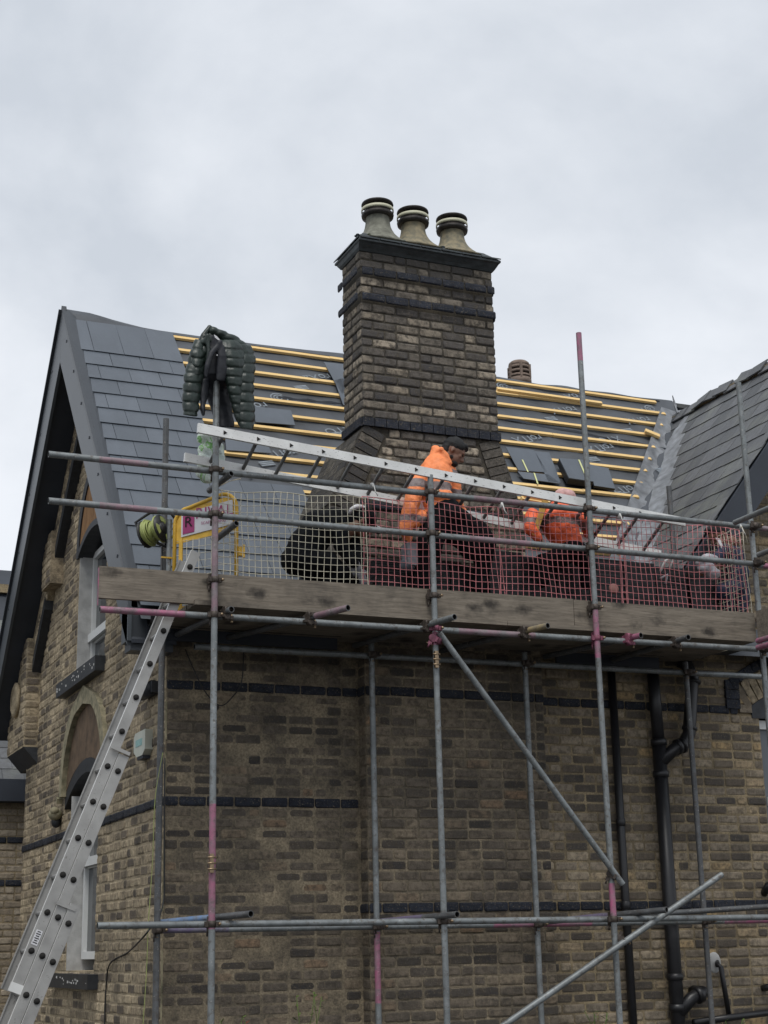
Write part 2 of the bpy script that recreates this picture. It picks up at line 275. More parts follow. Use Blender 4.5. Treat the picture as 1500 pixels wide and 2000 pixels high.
# ------------------------------------------------------------------ mesh helpers
class MB:
    def __init__(s): s.v = []; s.f = []; s.m = []; s.sm = []; s.mats = []
    def mi(s, mat):
        if mat not in s.mats: s.mats.append(mat)
        return s.mats.index(mat)
    def add(s, vs, fs, mat, smooth=False):
        o = len(s.v); k = s.mi(mat); s.v += [tuple(a) for a in vs]
        for f in fs: s.f.append([i+o for i in f]); s.m.append(k); s.sm.append(smooth)
        return s
    def box(s, c, h, mat, ax=None):
        c = V(c); a = ax or (V((1, 0, 0)), V((0, 1, 0)), V((0, 0, 1)))
        vs = [c+a[0]*h[0]*i+a[1]*h[1]*j+a[2]*h[2]*k for i in (-1, 1) for j in (-1, 1) for k in (-1, 1)]
        fs = [(0, 1, 3, 2), (4, 6, 7, 5), (0, 4, 5, 1), (2, 3, 7, 6), (0, 2, 6, 4), (1, 5, 7, 3)]
        return s.add(vs, fs, mat)
    def box2(s, a, b, mat):
        a, b = V(a), V(b); return s.box((a+b)/2, [abs(x)/2 for x in (b-a)], mat)
    def beam(s, p, q, wd, hd, mat, up=(0, 0, 1)):
        p, q = V(p), V(q); x = (q-p).normalized(); z = V(up); z = (z-x*z.dot(x)).normalized(); y = z.cross(x)
        return s.box((p+q)/2, ((q-p).length/2, wd/2, hd/2), mat, (x, y, z))
    def prism(s, pts, off, mat):
        n = len(pts); off = V(off); vs = [V(p) for p in pts]+[V(p)+off for p in pts]
        fs = [tuple(range(n)), tuple(range(2*n-1, n-1, -1))]+[(i, i+n, (i+1) % n+n, (i+1) % n) for i in range(n)]
        return s.add(vs, fs, mat)
    def rings(s, cs, mat, close=False, cap=True, smooth=True):
        n = len(cs[0]); vs = [p for c in cs for p in c]; fs = []
        for i in range(len(cs)-1+(1 if close else 0)):
            a = i*n; b = ((i+1) % len(cs))*n
            for j in range(n): fs.append((a+j, a+(j+1) % n, b+(j+1) % n, b+j))
        if cap and not close: fs += [tuple(range(n-1, -1, -1)), tuple(range((len(cs)-1)*n, len(cs)*n))]
        return s.add(vs, fs, mat, smooth)
    def tube(s, pts, r, mat, n=10, hollow=False, segs=None):
        """pts: polyline; r: radius or list; segs: [(t0,t1,mat)] for straight tubes"""
        pts = [V(p) for p in pts]
        if segs:
            p, q = pts; ts = sorted({0., 1.}|{a for a, b, _ in segs}|{b for a, b, _ in segs})
            for a, b in zip(ts, ts[1:]):
                mt = mat
                for c, d, mm in segs:
                    if c <= (a+b)/2 <= d: mt = mm
                s._tb([p.lerp(q, a), p.lerp(q, b)], r, mt, n, False)
        else: s._tb(pts, r, mat, n, not hollow)
        if hollow:
            p, q = pts[0], pts[-1]
            for e0, e1 in ((p, pts[1]), (q, pts[-2])):
                d = (e1-e0).normalized(); u, w_ = frame(d)
                o = [e0+(u*math.cos(k*2*math.pi/n)+w_*math.sin(k*2*math.pi/n))*r for k in range(n)]
                i1 = [e0+(u*math.cos(k*2*math.pi/n)+w_*math.sin(k*2*math.pi/n))*r*.8 for k in range(n)]
                i2 = [x+d*.09 for x in i1]
                s.rings([o, i1], mat, cap=False, smooth=False); s.rings([i1, i2], M['inside'], cap=False)
                s.add(i2, [tuple(range(n))], M['inside'])
        return s
    def _tb(s, pts, r, mat, n, cap):
        cs = []; u = None
        for i, p in enumerate(pts):
            d = (pts[min(i+1, len(pts)-1)]-pts[max(i-1, 0)]).normalized()
            if u is None: u, w_ = frame(d)
            else: u = (u-d*u.dot(d)).normalized(); w_ = d.cross(u)
            rr = r[i] if isinstance(r, (list, tuple)) else r
            cs.append([p+(u*math.cos(k*2*math.pi/n)+w_*math.sin(k*2*math.pi/n))*rr for k in range(n)])
        s.rings(cs, mat, cap=cap)
    def lathe(s, c, prof, mat, n=20, axis=(0, 0, 1)):
        c = V(c); d = V(axis).normalized(); u, w_ = frame(d)
        cs = [[c+d*z+(u*math.cos(k*2*math.pi/n)+w_*math.sin(k*2*math.pi/n))*r for k in range(n)] for r, z in prof]
        return s.rings(cs, mat)
    def ball(s, c, r, mat, n=10, ax=None):
        c = V(c); r = r if isinstance(r, (tuple, list)) else (r, r, r); a = ax or (V((1, 0, 0)), V((0, 1, 0)), V((0, 0, 1)))
        cs = []
        for i in range(n+1):
            th = math.pi*i/n; rr = max(math.sin(th), .02)
            cs.append([c+a[0]*r[0]*rr*math.cos(2*math.pi*k/(n*2))+a[1]*r[1]*rr*math.sin(2*math.pi*k/(n*2))+a[2]*r[2]*-math.cos(th) for k in range(n*2)])
        return s.rings(cs, mat)
    def mesh(s, name):
        me = bpy.data.meshes.new(name); me.from_pydata(s.v, [], s.f)
        for m in s.mats: me.materials.append(m)
        me.polygons.foreach_set('material_index', s.m); me.polygons.foreach_set('use_smooth', s.sm); me.update(); return me
    def build(s, name, parent=None, **k):
        o = bpy.data.objects.new(name, s.mesh(name)); COL.objects.link(o)
        if parent is not None: setp(o, parent)
        tag(o, **k); return o
def frame(d):
    u = V((0, 0, 1)).cross(d)
    if u.length < .05: u = V((1, 0, 0)).cross(d)
    u.normalize(); return u, d.cross(u)
def setp(o, parent):
    mwx = o.matrix_world.copy() if o.matrix_world else Matrix(); o.parent = parent
    o.matrix_parent_inverse = wmat(parent).inverted()
def wmat(o):
    m = o.matrix_basis.copy(); p = o
    while p.parent: m = p.parent.matrix_basis @ (p.matrix_parent_inverse @ m) if False else (p.parent.matrix_basis @ p.matrix_parent_inverse @ m if p is o else p.parent.matrix_basis @ p.matrix_parent_inverse @ m); p = p.parent
    return m
def tag(o, label=None, cat=None, group=None, kind=None):
    if label: o['label'] = label
    if cat: o['category'] = cat
    if group: o['group'] = group
    if kind: o['kind'] = kind
    return o
def thing(name, loc, label, cat, group=None):
    o = bpy.data.objects.new(name, None); COL.objects.link(o); o.location = loc; o.empty_display_size = .2
    return tag(o, label, cat, group)
def link(name, me, mat4, parent):
    o = bpy.data.objects.new(name, me); COL.objects.link(o); o.parent = parent
    o.matrix_parent_inverse = wmat(parent).inverted(); o.matrix_basis = mat4; return o
def fix_normals(me):
    import bmesh
    b = bmesh.new(); b.from_mesh(me); bmesh.ops.recalc_face_normals(b, faces=b.faces); b.to_mesh(me); b.free()

# ------------------------------------------------------------------ ground
g = MB().add([(-400, -400, 0), (400, -400, 0), (400, 400, 0), (-400, 400, 0)], [(0, 1, 2, 3)], M['ground']).build('ground', kind='structure')

# ------------------------------------------------------------------ brick laying
def brick_meshes(tagname, L, H, mat, nvar=5, proud=.007):
    out = []
    for k in range(nvar):
        r = random.Random(zlib.crc32(f'{tagname}{L:.3f}{k}'.encode()))
        j = lambda a: r.uniform(-a, a)
        def ring(ins, y, ch):
            x0, x1, z0, z1 = -L/2+ins, L/2-ins, -H/2+ins, H/2-ins
            cc = [ch*r.uniform(.5, 1.6) for _ in range(4)]
            return [(x0+cc[0], y, z0+j(.003)), (x1-cc[1], y, z0+j(.0015)), (x1+j(.0015), y, z0+cc[1]), (x1+j(.0015), y, z1-cc[2]),
                    (x1-cc[2], y, z1+j(.003)), (x0+cc[3], y, z1+j(.003)), (x0+j(.0015), y, z1-cc[3]), (x0+j(.0015), y, z0+cc[0])]
        b = MB(); c = ring(0, .006, .009); d = ring(.004, -proud*.5+j(.0015), .010); e_ = ring(.014, -proud+j(.002), .012)
        b.rings([c, d, e_], mat, cap=False, smooth=False); b.f.append([23, 22, 21, 20, 19, 18, 17, 16][::-1]); b.m.append(0); b.sm.append(False)
        me = b.mesh('brick_'+tagname); at = me.attributes.new('edge', 'FLOAT', 'POINT'); at.data.foreach_set('value', [1.]*16+[0.]*8); out.append(me)
    return out
BM = {}
def bmesh_for(matkey, header, H):
    k = (matkey, header, H)
    if k not in BM: BM[k] = brick_meshes(matkey, .104 if header else .216, H, M[matkey], 5 if header else 6)
    return BM[k]
def lay(parent, origin, u, n, rows, interval, matkey, seed, limit=300, darkrows=(), key=None, H=.0728, bond='mixed', tilt=0, name='brick', rest='brickwork', extra_n=None):
    """rows: list of z (bed bottom); u horizontal dir; n outward; interval(row_index,zmid)->[(a,b)]"""
    r = random.Random(seed); cand = []
    u, n = V(u), V(n); z3 = V((0, 0, 1)); J = .0095
    for ri, z in enumerate(rows):
        dk = any(abs(z-d) < .03 for d in darkrows)
        for a, b in interval(ri, z+H/2):
            if b-a < .03: continue
            x = a; first = True
            hd = (ri % 2 == 0)
            while x < b-.02:
                if first: L = .104 if hd else .216; first = False
                elif dk: L = .216
                else: L = .216 if r.random() < (.86 if bond == 'mixed' else .5) else .104
                if x+L > b-.035: L = b-x
                elif b-(x+L+J) < .05: L = (b-x-J)*.5 if b-x > .2 else b-x
                cand.append((x+L/2, z+H/2, L, dk)); x += L+J
    base = []
    rot = Matrix((u, -n, z3)).transposed()
    for c, z, L, dk in cand:
        hdr = L < .16; me = bmesh_for('brick_dark' if dk else matkey, hdr, H)[r.randrange(5)]
        P = V(origin)+u*c+z3*(z-V(origin).z)+n*(r.uniform(-.004, .004)+(.012 if dk else 0)+(extra_n(c, z) if extra_n else 0))
        q = Matrix.Rotation(r.uniform(-.006, .006), 3, 'Y')
        m = (rot @ q @ Matrix.Diagonal((L/(.104 if hdr else .216), 1, 1))).to_4x4(); m.translation = P
        base.append((P, m, me))
    def vis(P):
        x, y = px_of(P); inside = -20 < x < 1520 and -20 < y < 2020
        return (0 if inside else 1, (key(P) if key else 0), (P-EYE).length)
    base.sort(key=lambda t: vis(t[0]))
    for P, m, me in base[:limit]: link(name, me, m, parent)
    if base[limit:]:
        b = MB()
        for P, m, me in base[limit:]:
            mt = me.materials[0]; vs = [m @ v.co for v in me.vertices]; b.add(vs, [tuple(p.vertices) for p in me.polygons], mt)
        o = b.build(rest, parent, kind='stuff')
        at = o.data.attributes.new('edge', 'FLOAT', 'POINT'); at.data.foreach_set('value', ([1.]*16+[0.]*8)*(len(b.v)//24))
def rows(z0, z1, p=.0827): return [z0+i*p for i in range(int((z1-z0)/p+.5))]

# ------------------------------------------------------------------ the house
GX, FY, BY = 3.22, 11.8, 11.65
house = thing('brick_house', (6, 14, 0), 'Victorian buff brick house with a half-stripped slate roof behind the scaffold', 'house')
Z0 = 1.2017-.0827*14
def soff(Y): return (7.93-1.16*(14.7-Y) if Y < 14.7 else 7.93-1.05*(Y-14.7))-.50
# gable wall: openings
def arch_hw(z, zs, ztop, hw):   # pointed arch half width at height z
    if z <= zs: return hw
    if z >= ztop: return 0
    h = ztop-zs; R = (hw*hw+h*h)/(2*hw); return max(0, math.sqrt(max(0, R*R-(z-zs)**2))-(R-hw))
UWC, UHW = 14.58, .62
def gable_int(ri, z):
    ya, yb = FY, 17.66
    # rake limits
    lo = max(ya, 14.7-(7.93-.45-z)/1.16); hi = min(yb, 14.7+(7.93-.45-z)/1.05)
    ivs = [(lo, hi)]
    cuts = []
    if 4.20 < z < 6.35: cuts.append((UWC, arch_hw(z, 5.47, 6.32, UHW)))
    if 1.44 < z < 3.95: cuts.append((14.62, .60 if z < 2.95 else arch_hw(z, 3.1, 3.93, .9)))
    for c, hw in cuts:
        if hw <= 0: continue
        nv = []
        for a, b in ivs:
            if c-hw > a: nv.append((a, min(b, c-hw)))
            if c+hw < b: nv.append((max(a, c+hw), b))
        ivs = nv
    return [(a-FY, b-FY) for a, b in ivs if b > a]
gw = MB()
# core wall with holes, built as strips matching rows so that reveals are open
prev = None
zz = 0
strip = [(-.0, Z0)]
zs_ = [0]+rows(Z0, 7.5)
for i, z in enumerate(zs_):
    z2 = zs_[i+1] if i+1 < len(zs_) else z+.0827
    for a, b in gable_int(i, (z+z2)/2):
        gw.box2((GX, FY+a, z), (GX+.32, FY+b, z2), M['mortar_gable'])
gable = gw.build('gable_wall', house)
lay(gable, (GX, FY, 0), (0, 1, 0), (-1, 0, 0), rows(Z0, 7.4), gable_int, 'brick_gable', 3, 300, darkrows=(Z0+.0827*32,), key=lambda P: 0 if P.z > 1.1 and P.z < 6 else 1)

# front walls
def band_rows(): return (Z0+.0827*43, Z0+.0827*32)
BAND_T, BAND_M, BAND_L = Z0+.0827*43, Z0+.0827*32, Z0+.0827*22
fw = MB(); fw.box2((GX+.325, FY, 0), (4.88, FY+.3, 4.1), M['mortar_front']); fw.box2((GX+.002, FY-.004, 0), (4.859, FY-.0015, 4.1), M['mortar_front'])
front = fw.build('front_wall', house)
lay(front, (GX, FY, 0), (1, 0, 0), (0, -1, 0), rows(Z0, 4.0), lambda i, z: [(.003, 4.84-GX)], 'brick_front', 5, 300, darkrows=(BAND_T, BAND_M), key=lambda P: 0 if P.z > 1.1 else 1)
bw = MB(); bw.box2((4.86, BY+.001, 0), (6.52, FY+.3, 4.35), M['mortar_front'])
breast = bw.build('chimney_breast', house)
lay(breast, (4.86, BY, 0), (1, 0, 0), (0, -1, 0), rows(Z0, 4.2), lambda i, z: [(0, 1.66)], 'brick_front', 6, 285, darkrows=(BAND_T, BAND_L), key=lambda P: 0 if P.z > 1.1 else 1)
lay(breast, (4.86, FY, 0), (0, -1, 0), (-1, 0, 0), rows(Z0, 4.2), lambda i, z: [(.0, .148)], 'brick_front', 7, 34, darkrows=(BAND_T, BAND_L), key=lambda P: 0 if P.z > 1.1 else 1, name='brick')
# wing wall (continues flush to the right, with an arched window)
WCX, WHW = 9.62, .74
def wing_int(i, z):
    e = min(12.6, 12.6)
    top = 14
    ivs = []
    lo = 6.53
    zlim = WZ-TW*(WX-lo)-.35
    if z > 4.35: lo = max(7.9, WX-(WZ-.35-z)/TW)
    hi = min(12.6, 2*WX-lo) if z > 4.35 else 12.6
    cut = None
    if 2.2 < z < 3.62: cut = (WCX-WHW, WCX+WHW)
    elif 3.62 <= z < 4.25: h = math.sqrt(max(0, 1.76**2-(z-2.43)**2)); h = min(h, .98); cut = (WCX-h, WCX+h)
    if cut: return [(lo-6.53, cut[0]-6.53), (cut[1]-6.53, hi-6.53)]
    return [(lo-6.53, hi-6.53)]
ww = MB(); zs_ = [0]+rows(Z0, 7.2)
for i, z in enumerate(zs_):
    z2 = zs_[i+1] if i+1 < len(zs_) else z+.0827
    for a, b in wing_int(i, (z+z2)/2):
        if b > a: ww.box2((6.53+a, FY, z), (6.53+b, FY+.3, z2), M['mortar_wing'])
wing = ww.build('wing_wall', house)
lay(wing, (6.53, FY, 0), (1, 0, 0), (0, -1, 0), rows(Z0, 7.2), wing_int, 'brick_wing', 8, 300, darkrows=(BAND_T, BAND_L), key=lambda P: 0 if 1.1 < P.z < 4.2 and P.x < 9 else 1)
# arch rings of the wing window: radial pale bricks and a black label course outside
AC = V((WCX, FY-.004, 2.43))
for k in range(-11, 12):
    a = math.radians(k*3.1); d = V((math.sin(a), 0, math.cos(a))); tg = V((math.cos(a), 0, -math.sin(a)))
    MB().box(AC+d*1.615, (.036, .012, .112), M['brick_gable'], (tg, V((0, 1, 0)), d)).build('arch_brick', wing)
    MB().box(AC+d*1.785+V((0, -.012, 0)), (.045, .02, .042), M['brick_dark'], (tg, V((0, 1, 0)), d)).build('hood_brick', wing)
for sg in (-1, 1):
    for k in range(3): MB().box((WCX+sg*1.03, FY-.014, 3.87-k*.09+.0), (.075, .018, .042), M['brick_dark']).build('hood_brick', wing)
    for k in range(3): MB().box((WCX+sg*.885, FY-.002, 3.655+k*.083), (.066, .012, .0365), M['brick_wing']).build('brick', wing)
    MB().box((WCX+sg*.86, FY-.002, 3.90), (.04, .012, .03), M['brick_wing']).build('brick', wing)
fillb = MB(); fillb.box2((WCX-1.02, FY+.012, 3.6), (WCX+1.02, FY+.2, 4.35), M['mortar_wing']); fillb.build('arch_core', wing)
wl = MB(); pts = [(WCX+x_, FY-.012, 2.43+math.sqrt(1.5**2-x_*x_)-.003) for x_ in [(-.82+.082*i) for i in range(21)]]
wl.prism([(WCX-.82, FY-.012, 3.57)]+pts+[(WCX+.82, FY-.012, 3.57)], (0, .02, 0), M['blackpaint'])
wl.build('arch_infill', wing)
win = MB()
x0, x1 = WCX-WHW+.01, WCX+WHW-.01
for a, b in (((x0, 3.48), (x1, 3.56)), ((x0, 2.2), (x0+.015, 3.54)), ((x1-.015, 2.2), (x1, 3.54)), ((x0+.07, 2.78), (x1-.07, 2.86)), ((x0+.07, 2.2), (x1-.07, 2.28))):
    win.box2((a[0], FY+.05, a[1]), (b[0], FY+.11, b[1]), M['white'])
wo_ = win.build('window', wing); 
MB().box2((x0+.015, FY+.09, 2.28), (x1-.015, FY+.10, 3.48), plain('grey_blue_window_glass', (.10, .115, .13), .3, .1)).build('window_pane', wing)  # opaque pane standing for glass, its grey-blue look put into the colour
MB().box2((x0-.06, FY-.05, 2.1), (x1+.06, FY+.2, 2.2), M['blackpaint']).build('window_sill', wing)

# back-fill: inner dark core so that nothing shows through
MB().box2((GX+.55, FY+.35, 0), (12.4, 17.3, 4.0), M['soffit']).build('inner_core', house, kind='structure')

# ------------------------------------------------------------------ gable windows, arches, trim
def gable_window(parent, yc, hw, zs, zh, mid, nm='window'):
    f = MB(); X = GX+.135; y0, y1 = yc-hw, yc+hw
    w_ = .06
    for a, b in (((y0, zs), (y0+w_, zh)), ((y1-w_, zs), (y1, zh)), ((y0+w_, zs), (y1-w_, zs+.07)), ((y0+w_, zh-.06), (y1-w_, zh)), ((y0+w_, mid), (y1-w_, mid+.07))):
        f.box2((X, a[0], a[1]), (X+.07, b[0], b[1]), M['white'])
    # sash boxes
    f.box2((X+.075, y1-.14, zs+.07), (X+.13, y1-.08, zh-.06), M['white'])
    f.box2((X+.02, y0+w_, mid-.035), (X+.12, y1-w_, mid-.003), M['white'])
    # meeting rail horn and inner beads
    f.box2((X-.03, y0, mid-.02), (X-.003, y1-.01, mid+.06), M['white'])
    o = f.build(nm, parent)
    MB().box2((X+.04, y0+w_, zs+.07), (X+.05, y1-w_, zh-.06), M['glass']).build('window_pane', parent)
    return o
def reveal(parent, yc, hw, z0, z1):
    for ya, yb in ((yc+hw-.018, yc+hw-.001), (yc-hw+.001, yc-hw+.018)): MB().box2((GX+.004, ya, z0), (GX+.30, yb, z1), M['cement']).build('cement_reveal', parent)
def sill(parent, yc, hw, z, h, name='window_sill'):
    b = MB(); b.box2((GX-.10, yc-hw, z), (GX+.2, yc+hw, z+h), M['blackpaint'])
    r = random.Random(int(z*100))
    for k in range(26):
        y = yc-hw+r.random()**.6*2*hw if k % 3 else yc-hw*r.uniform(-.2, 1); zz = z+r.uniform(.02, h-.03); s = r.uniform(.008, .028)
        y = min(max(y, yc-hw+.03), yc+hw-.04)
        b.box2((GX-.1025-.0006*(k % 4), y, zz), (GX-.1, y+s*1.2, zz+s*.8), M['chalk'])
    b.build(name, parent, label='black painted sill with flaking white patches')
gable_window(gable, UWC, UHW-.0, 4.29, 5.52, 4.62)
reveal(gable, UWC, UHW, 4.2, 5.5)
sill(gable, 14.78, .87, 4.10, .14)
gable_window(gable, 14.6, .58, 1.55, 3.1, 2.42)
reveal(gable, 14.62, .60, 1.45, 3.08)
sill(gable, 14.76, .92, 1.30, .125)
def seg_arch(yc, hw, z, rise, th, X0, X1, mat):
    b = MB(); n = 12; lo = []; hi = []
    for i in range(n+1):
        t = -1+2*i/n; y = yc+t*hw; zz = z+rise*(1-t*t); lo.append((y, zz)); hi.append((y, zz+th))
    pts = lo+hi[::-1]
    for i in range(n):
        q = [(X0, *lo[i]), (X0, *lo[i+1]), (X0, *hi[i+1]), (X0, *hi[i])]
        b.prism(q, (X1-X0, 0, 0), mat)
    return b
seg_arch(UWC, UHW+.0, 5.47, .16, .065, GX-.02, GX+.3, M['blackpaint']).build('lintel_arch', gable)
seg_arch(14.62, .9, 2.98, .27, .13, GX-.0, GX+.3, M['blackpaint']).build('lintel_arch', gable)
def tympanum(yc, zs, ztop, hw, X, mat, nboards, th=.03, zlow=None):
    ws = 2*hw/nboards
    for k in range(nboards):
        y0 = yc-hw+k*ws; pts = []
        for y in (y0+.003, y0+ws/2, y0+ws-.003):
            t = (y-yc)/hw; zb = (zlow(t) if zlow else zs)
            lo, hi = zs-.5, ztop
            for _ in range(30):
                m = (lo+hi)/2
                if arch_hw(m, zs, ztop, hw) > abs(y-yc): lo = m
                else: hi = m
            pts.append((y, zb, lo))
        q = [(X, p[0], p[1]) for p in pts]+[(X, p[0], max(p[2], p[1]+.01)) for p in pts[::-1]]
        MB().prism(q, (th, 0, 0), mat).build('board', gable, label='brown timber board boarding up the arch')
tympanum(UWC, 5.47, 6.32, UHW+.03, GX-.006, M['ply'], 4, zlow=lambda t: 5.535+.16*(1-t*t))
tympanum(14.62, 3.1, 3.93, .93, GX+.0, plain('weathered_dark_ply', (.13, .085, .05), .8, .5, 7), 6, zlow=lambda t: 3.11+.27*(1-t*t))
def hood(yc, zs, ztop, hw, th, mat, X0, leg=0, name='hood_mould'):
    b = MB(); n = 14; P = []
    for s_ in (-1, 1):
        pr = None
        zl = [zs-leg]+[zs+(ztop-zs)*i/n for i in range(n+1)] if leg else [zs+(ztop-zs)*i/n for i in range(n+1)]
        for z in zl:
            h = arch_hw(z, zs, ztop, hw); h2 = h+th if z < ztop else 0
            i_, o_ = yc+s_*h, yc+s_*(h+th)
            cur = ((X0, i_, z), (X0, o_, z+(th*.8 if z > zs else 0)))
            if z >= ztop: cur = ((X0, yc, ztop), (X0, yc, ztop+th*1.6))
            if pr: b.prism([pr[0], pr[1], cur[1], cur[0]], (GX+.03-X0, 0, 0), mat)
            pr = cur
    return b.build(name, gable)
hood(14.62, 3.1, 3.90, .85, .11, M['stone'], GX-.05)
hood(UWC, 5.47, 6.27, UHW-.02, .09, M['blackpaint'], GX-.02)
# drip legs and carved stop of the lower hood mould
c = MB(); c.beam((GX-.03, 15.6, 3.1), (GX-.03, 15.62, 2.5+.55), .07, .06, M['stone'])
c.beam((GX-.03, 15.56, 3.12), (GX-.03, 15.56, 2.98), .08, .08, M['stone'])
c.ball((GX-.07, 15.62, 2.94), (.07, .09, .06), M['stone'], 6); c.ball((GX-.05, 15.66, 2.87), (.05, .06, .06), M['blackpaint'], 6)
c.ball((GX-.09, 15.56, 2.97), (.045, .05, .04), M['stone'], 5)
c.build('corbel_stop', gable)

# raking brick strip with black moulding under the far verge, and kneeler
def rk(Y): return soff(Y)
def rake_interval(lo, hi): return lo, hi
rb = MB()
def rake_prism(b, ya, yb, d0, d1, X0, X1, mat):
    b.prism([(X0, ya, rk(ya)-d0), (X0, yb, rk(yb)-d0), (X0, yb, rk(yb)-d1), (X0, ya, rk(ya)-d1)], (X1-X0, 0, 0), mat)
rake_prism(rb, 14.95, 17.3, -.10, .30, GX-.085, GX+.01, M['mortar_gable'])
rake = rb.build('raking_corbel', gable)
r = random.Random(5)
y = 14.97
while y < 17.25:
    for row in range(4):
        L = .085; a0 = -.02+row*.082; yy = y+row*.0
        zc = rk(yy+L/2)-a0-.04
        me = bmesh_for('brick_gable', True, .0715)[r.randrange(5)]
        q = Matrix((V((0, 1, 0)), V((1, 0, 0)), V((0, 0, 1)))).transposed() @ Matrix.Diagonal((.88, 1, 1)); q = q.to_4x4(); q.translation = V((GX-.085, yy+L/2+r.uniform(-.004, .004), zc))
        link('brick', me, q, rake)
    y += .102
mo = MB(); rake_prism(mo, 14.95, 16.05, .30, .43, GX-.10, GX+.01, M['blackpaint']); rake_prism(mo, 16.45, 17.25, .26, .40, GX-.10, GX+.01, M['blackpaint']); mo.build('black_moulding', gable)
kb = MB(); kb.box2((GX-.14, 15.98, 5.38), (GX+.01, 16.42, 5.95), M['brick_gable'])
kb.build('brick_corbel', gable)
for i in range(6):
    for j in range(2):
        q = Matrix((V((0, 1, 0)), V((1, 0, 0)), V((0, 0, 1)))).transposed().to_4x4() @ Matrix.Diagonal((.95, 1, 1, 1)); q.translation = V((GX-.142, 16.09+j*.218-(0 if i % 2 else .0), 5.43+i*.0827))
        q2 = q.copy()
        link('brick', bmesh_for('brick_gable', False, .0715)[i % 5], q2, gable)
kn = MB(); kn.box2((GX-.16, 17.02, 3.78), (GX+.3, 18.0, 4.98), M['mortar_gable']); kn.prism([(GX-.16, 17.02, 3.78), (GX+.0, 17.02, 3.6), (GX+.3, 17.02, 3.6), (GX+.3, 17.02, 3.78)], (0, .98, 0), M['blackpaint'])
kneel = kn.build('kneeler', gable)
lay(kneel, (GX-.16, 17.02, 0), (0, 1, 0), (-1, 0, 0), rows(3.80, 4.95), lambda i, z: [(0, .98)] if not 4.1 < z < 4.62 else [(0, .28), (.68, .98)], 'brick_gable', 12, 90)
lay(kneel, (GX-.16, 17.02, 0), (1, 0, 0), (0, -1, 0), rows(3.80, 4.95), lambda i, z: [(0, .15)], 'brick_gable', 13, 90)
cv = MB().lathe((GX-.165, 17.5, 4.36), [(.2, -.0), (.2, .03), (.15, .05), (.1, .03), (.03, .05)], M['mortar_gable'], 16, (-1, 0, 0)); cv.build('carved_roundel', kneel)
# black string course return + overflow block near corner
MB().box2((GX-.07, 11.98, 3.60), (GX+.02, 12.32, 3.69), M['blackpaint']).build('band_block', gable)
cc = MB().tube([(GX-.05, 12.02, 3.645), (GX-.05, 12.36, 3.645)], .06, M['blackpaint'], 10); cc.build('band_roll', gable)

# ------------------------------------------------------------------ roof: deck membrane, battens, slates
RX0, RX1 = 2.935, 10.2
YE = 11.52
NR = V((0, -TM, 1)).normalized(); DN = V((0, -1, -TM)).normalized()
def rp_(x, Y, h=0): return V((x, Y, zroof(Y)))+NR*h
rb = MB()
# wavy membrane grid over front slope and lapping over the ridge
nx, ny = 96, 34; vs = []
r = random.Random(3)
for i in range(nx+1):
    x = RX0+(RX1-RX0)*i/nx
    for j in range(ny+1):
        Y = YE+(14.7-YE)*j/ny
        sag = -.006*math.sin(j*math.pi/ny*17)**2
        wv = .006*math.sin(x*5.1+Y*3)+.005*math.sin(x*11+Y*7.3)+(.012*math.sin(x*9+Y*14) if x > 8 else 0)
        vs.append(rp_(x, Y, sag+wv*.6-.004))
rb.add(vs, [(i*(ny+1)+j, (i+1)*(ny+1)+j, (i+1)*(ny+1)+j+1, i*(ny+1)+j+1) for i in range(nx) for j in range(ny)], M['membrane'], True)
roof = rb.build('roof', house)
bk = MB(); bk.prism([(RX0, 14.7, 7.83), (12.5, 14.7, 7.83), (12.5, 17.9, 4.55), (RX0, 17.9, 4.55)], (0, 0, -.05), M['slate_old']); bk.build('rear_roof_slope', roof)
# ridge roll of spare membrane, standing up and sagging like in the photo
rl = MB(); cs = []; N = 60
tops = [(125, 603), (180, 612), (225, 626), (300, 645), (400, 660), (500, 674), (670, 690), (800, 712), (970, 737), (1060, 757), (1140, 772), (1230, 783), (1290, 795), (1322, 801)]
tp = [PY(x, y, 14.72) for x, y in tops]
def topz(x):
    for a, b in zip(tp, tp[1:]):
        if a.x <= x <= b.x: t = (x-a.x)/(b.x-a.x); return a.z+(b.z-a.z)*t
    return tp[0].z if x < tp[0].x else tp[-1].z
for i in range(N+1):
    x = 2.9+(10.0-2.9)*i/N; zt = topz(x); d = .028*math.sin(x*3.1)
    cs.append([V((x, 14.66, zroof(14.66)+.012)), V((x, 14.685, (zt+zroof(14.68))/2+.01)), V((x, 14.72, zt)), V((x, 14.80, zt-.03)), V((x, 14.95, zroof(14.45)))])
vs = [p for c_ in cs for p in c_]
rl.add(vs, [(i*5+j, (i+1)*5+j, (i+1)*5+j+1, i*5+j+1) for i in range(N) for j in range(4)], M['membrane'], True); rl.build('ridge_membrane', roof)
# lap line of the membrane + loose edges
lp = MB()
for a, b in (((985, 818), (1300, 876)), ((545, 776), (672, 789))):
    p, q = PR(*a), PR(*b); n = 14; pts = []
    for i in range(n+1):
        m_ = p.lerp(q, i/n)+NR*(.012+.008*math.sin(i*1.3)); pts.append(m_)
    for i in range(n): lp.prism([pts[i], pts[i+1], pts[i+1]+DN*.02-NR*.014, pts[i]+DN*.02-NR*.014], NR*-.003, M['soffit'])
lp.build('membrane_lap', roof)

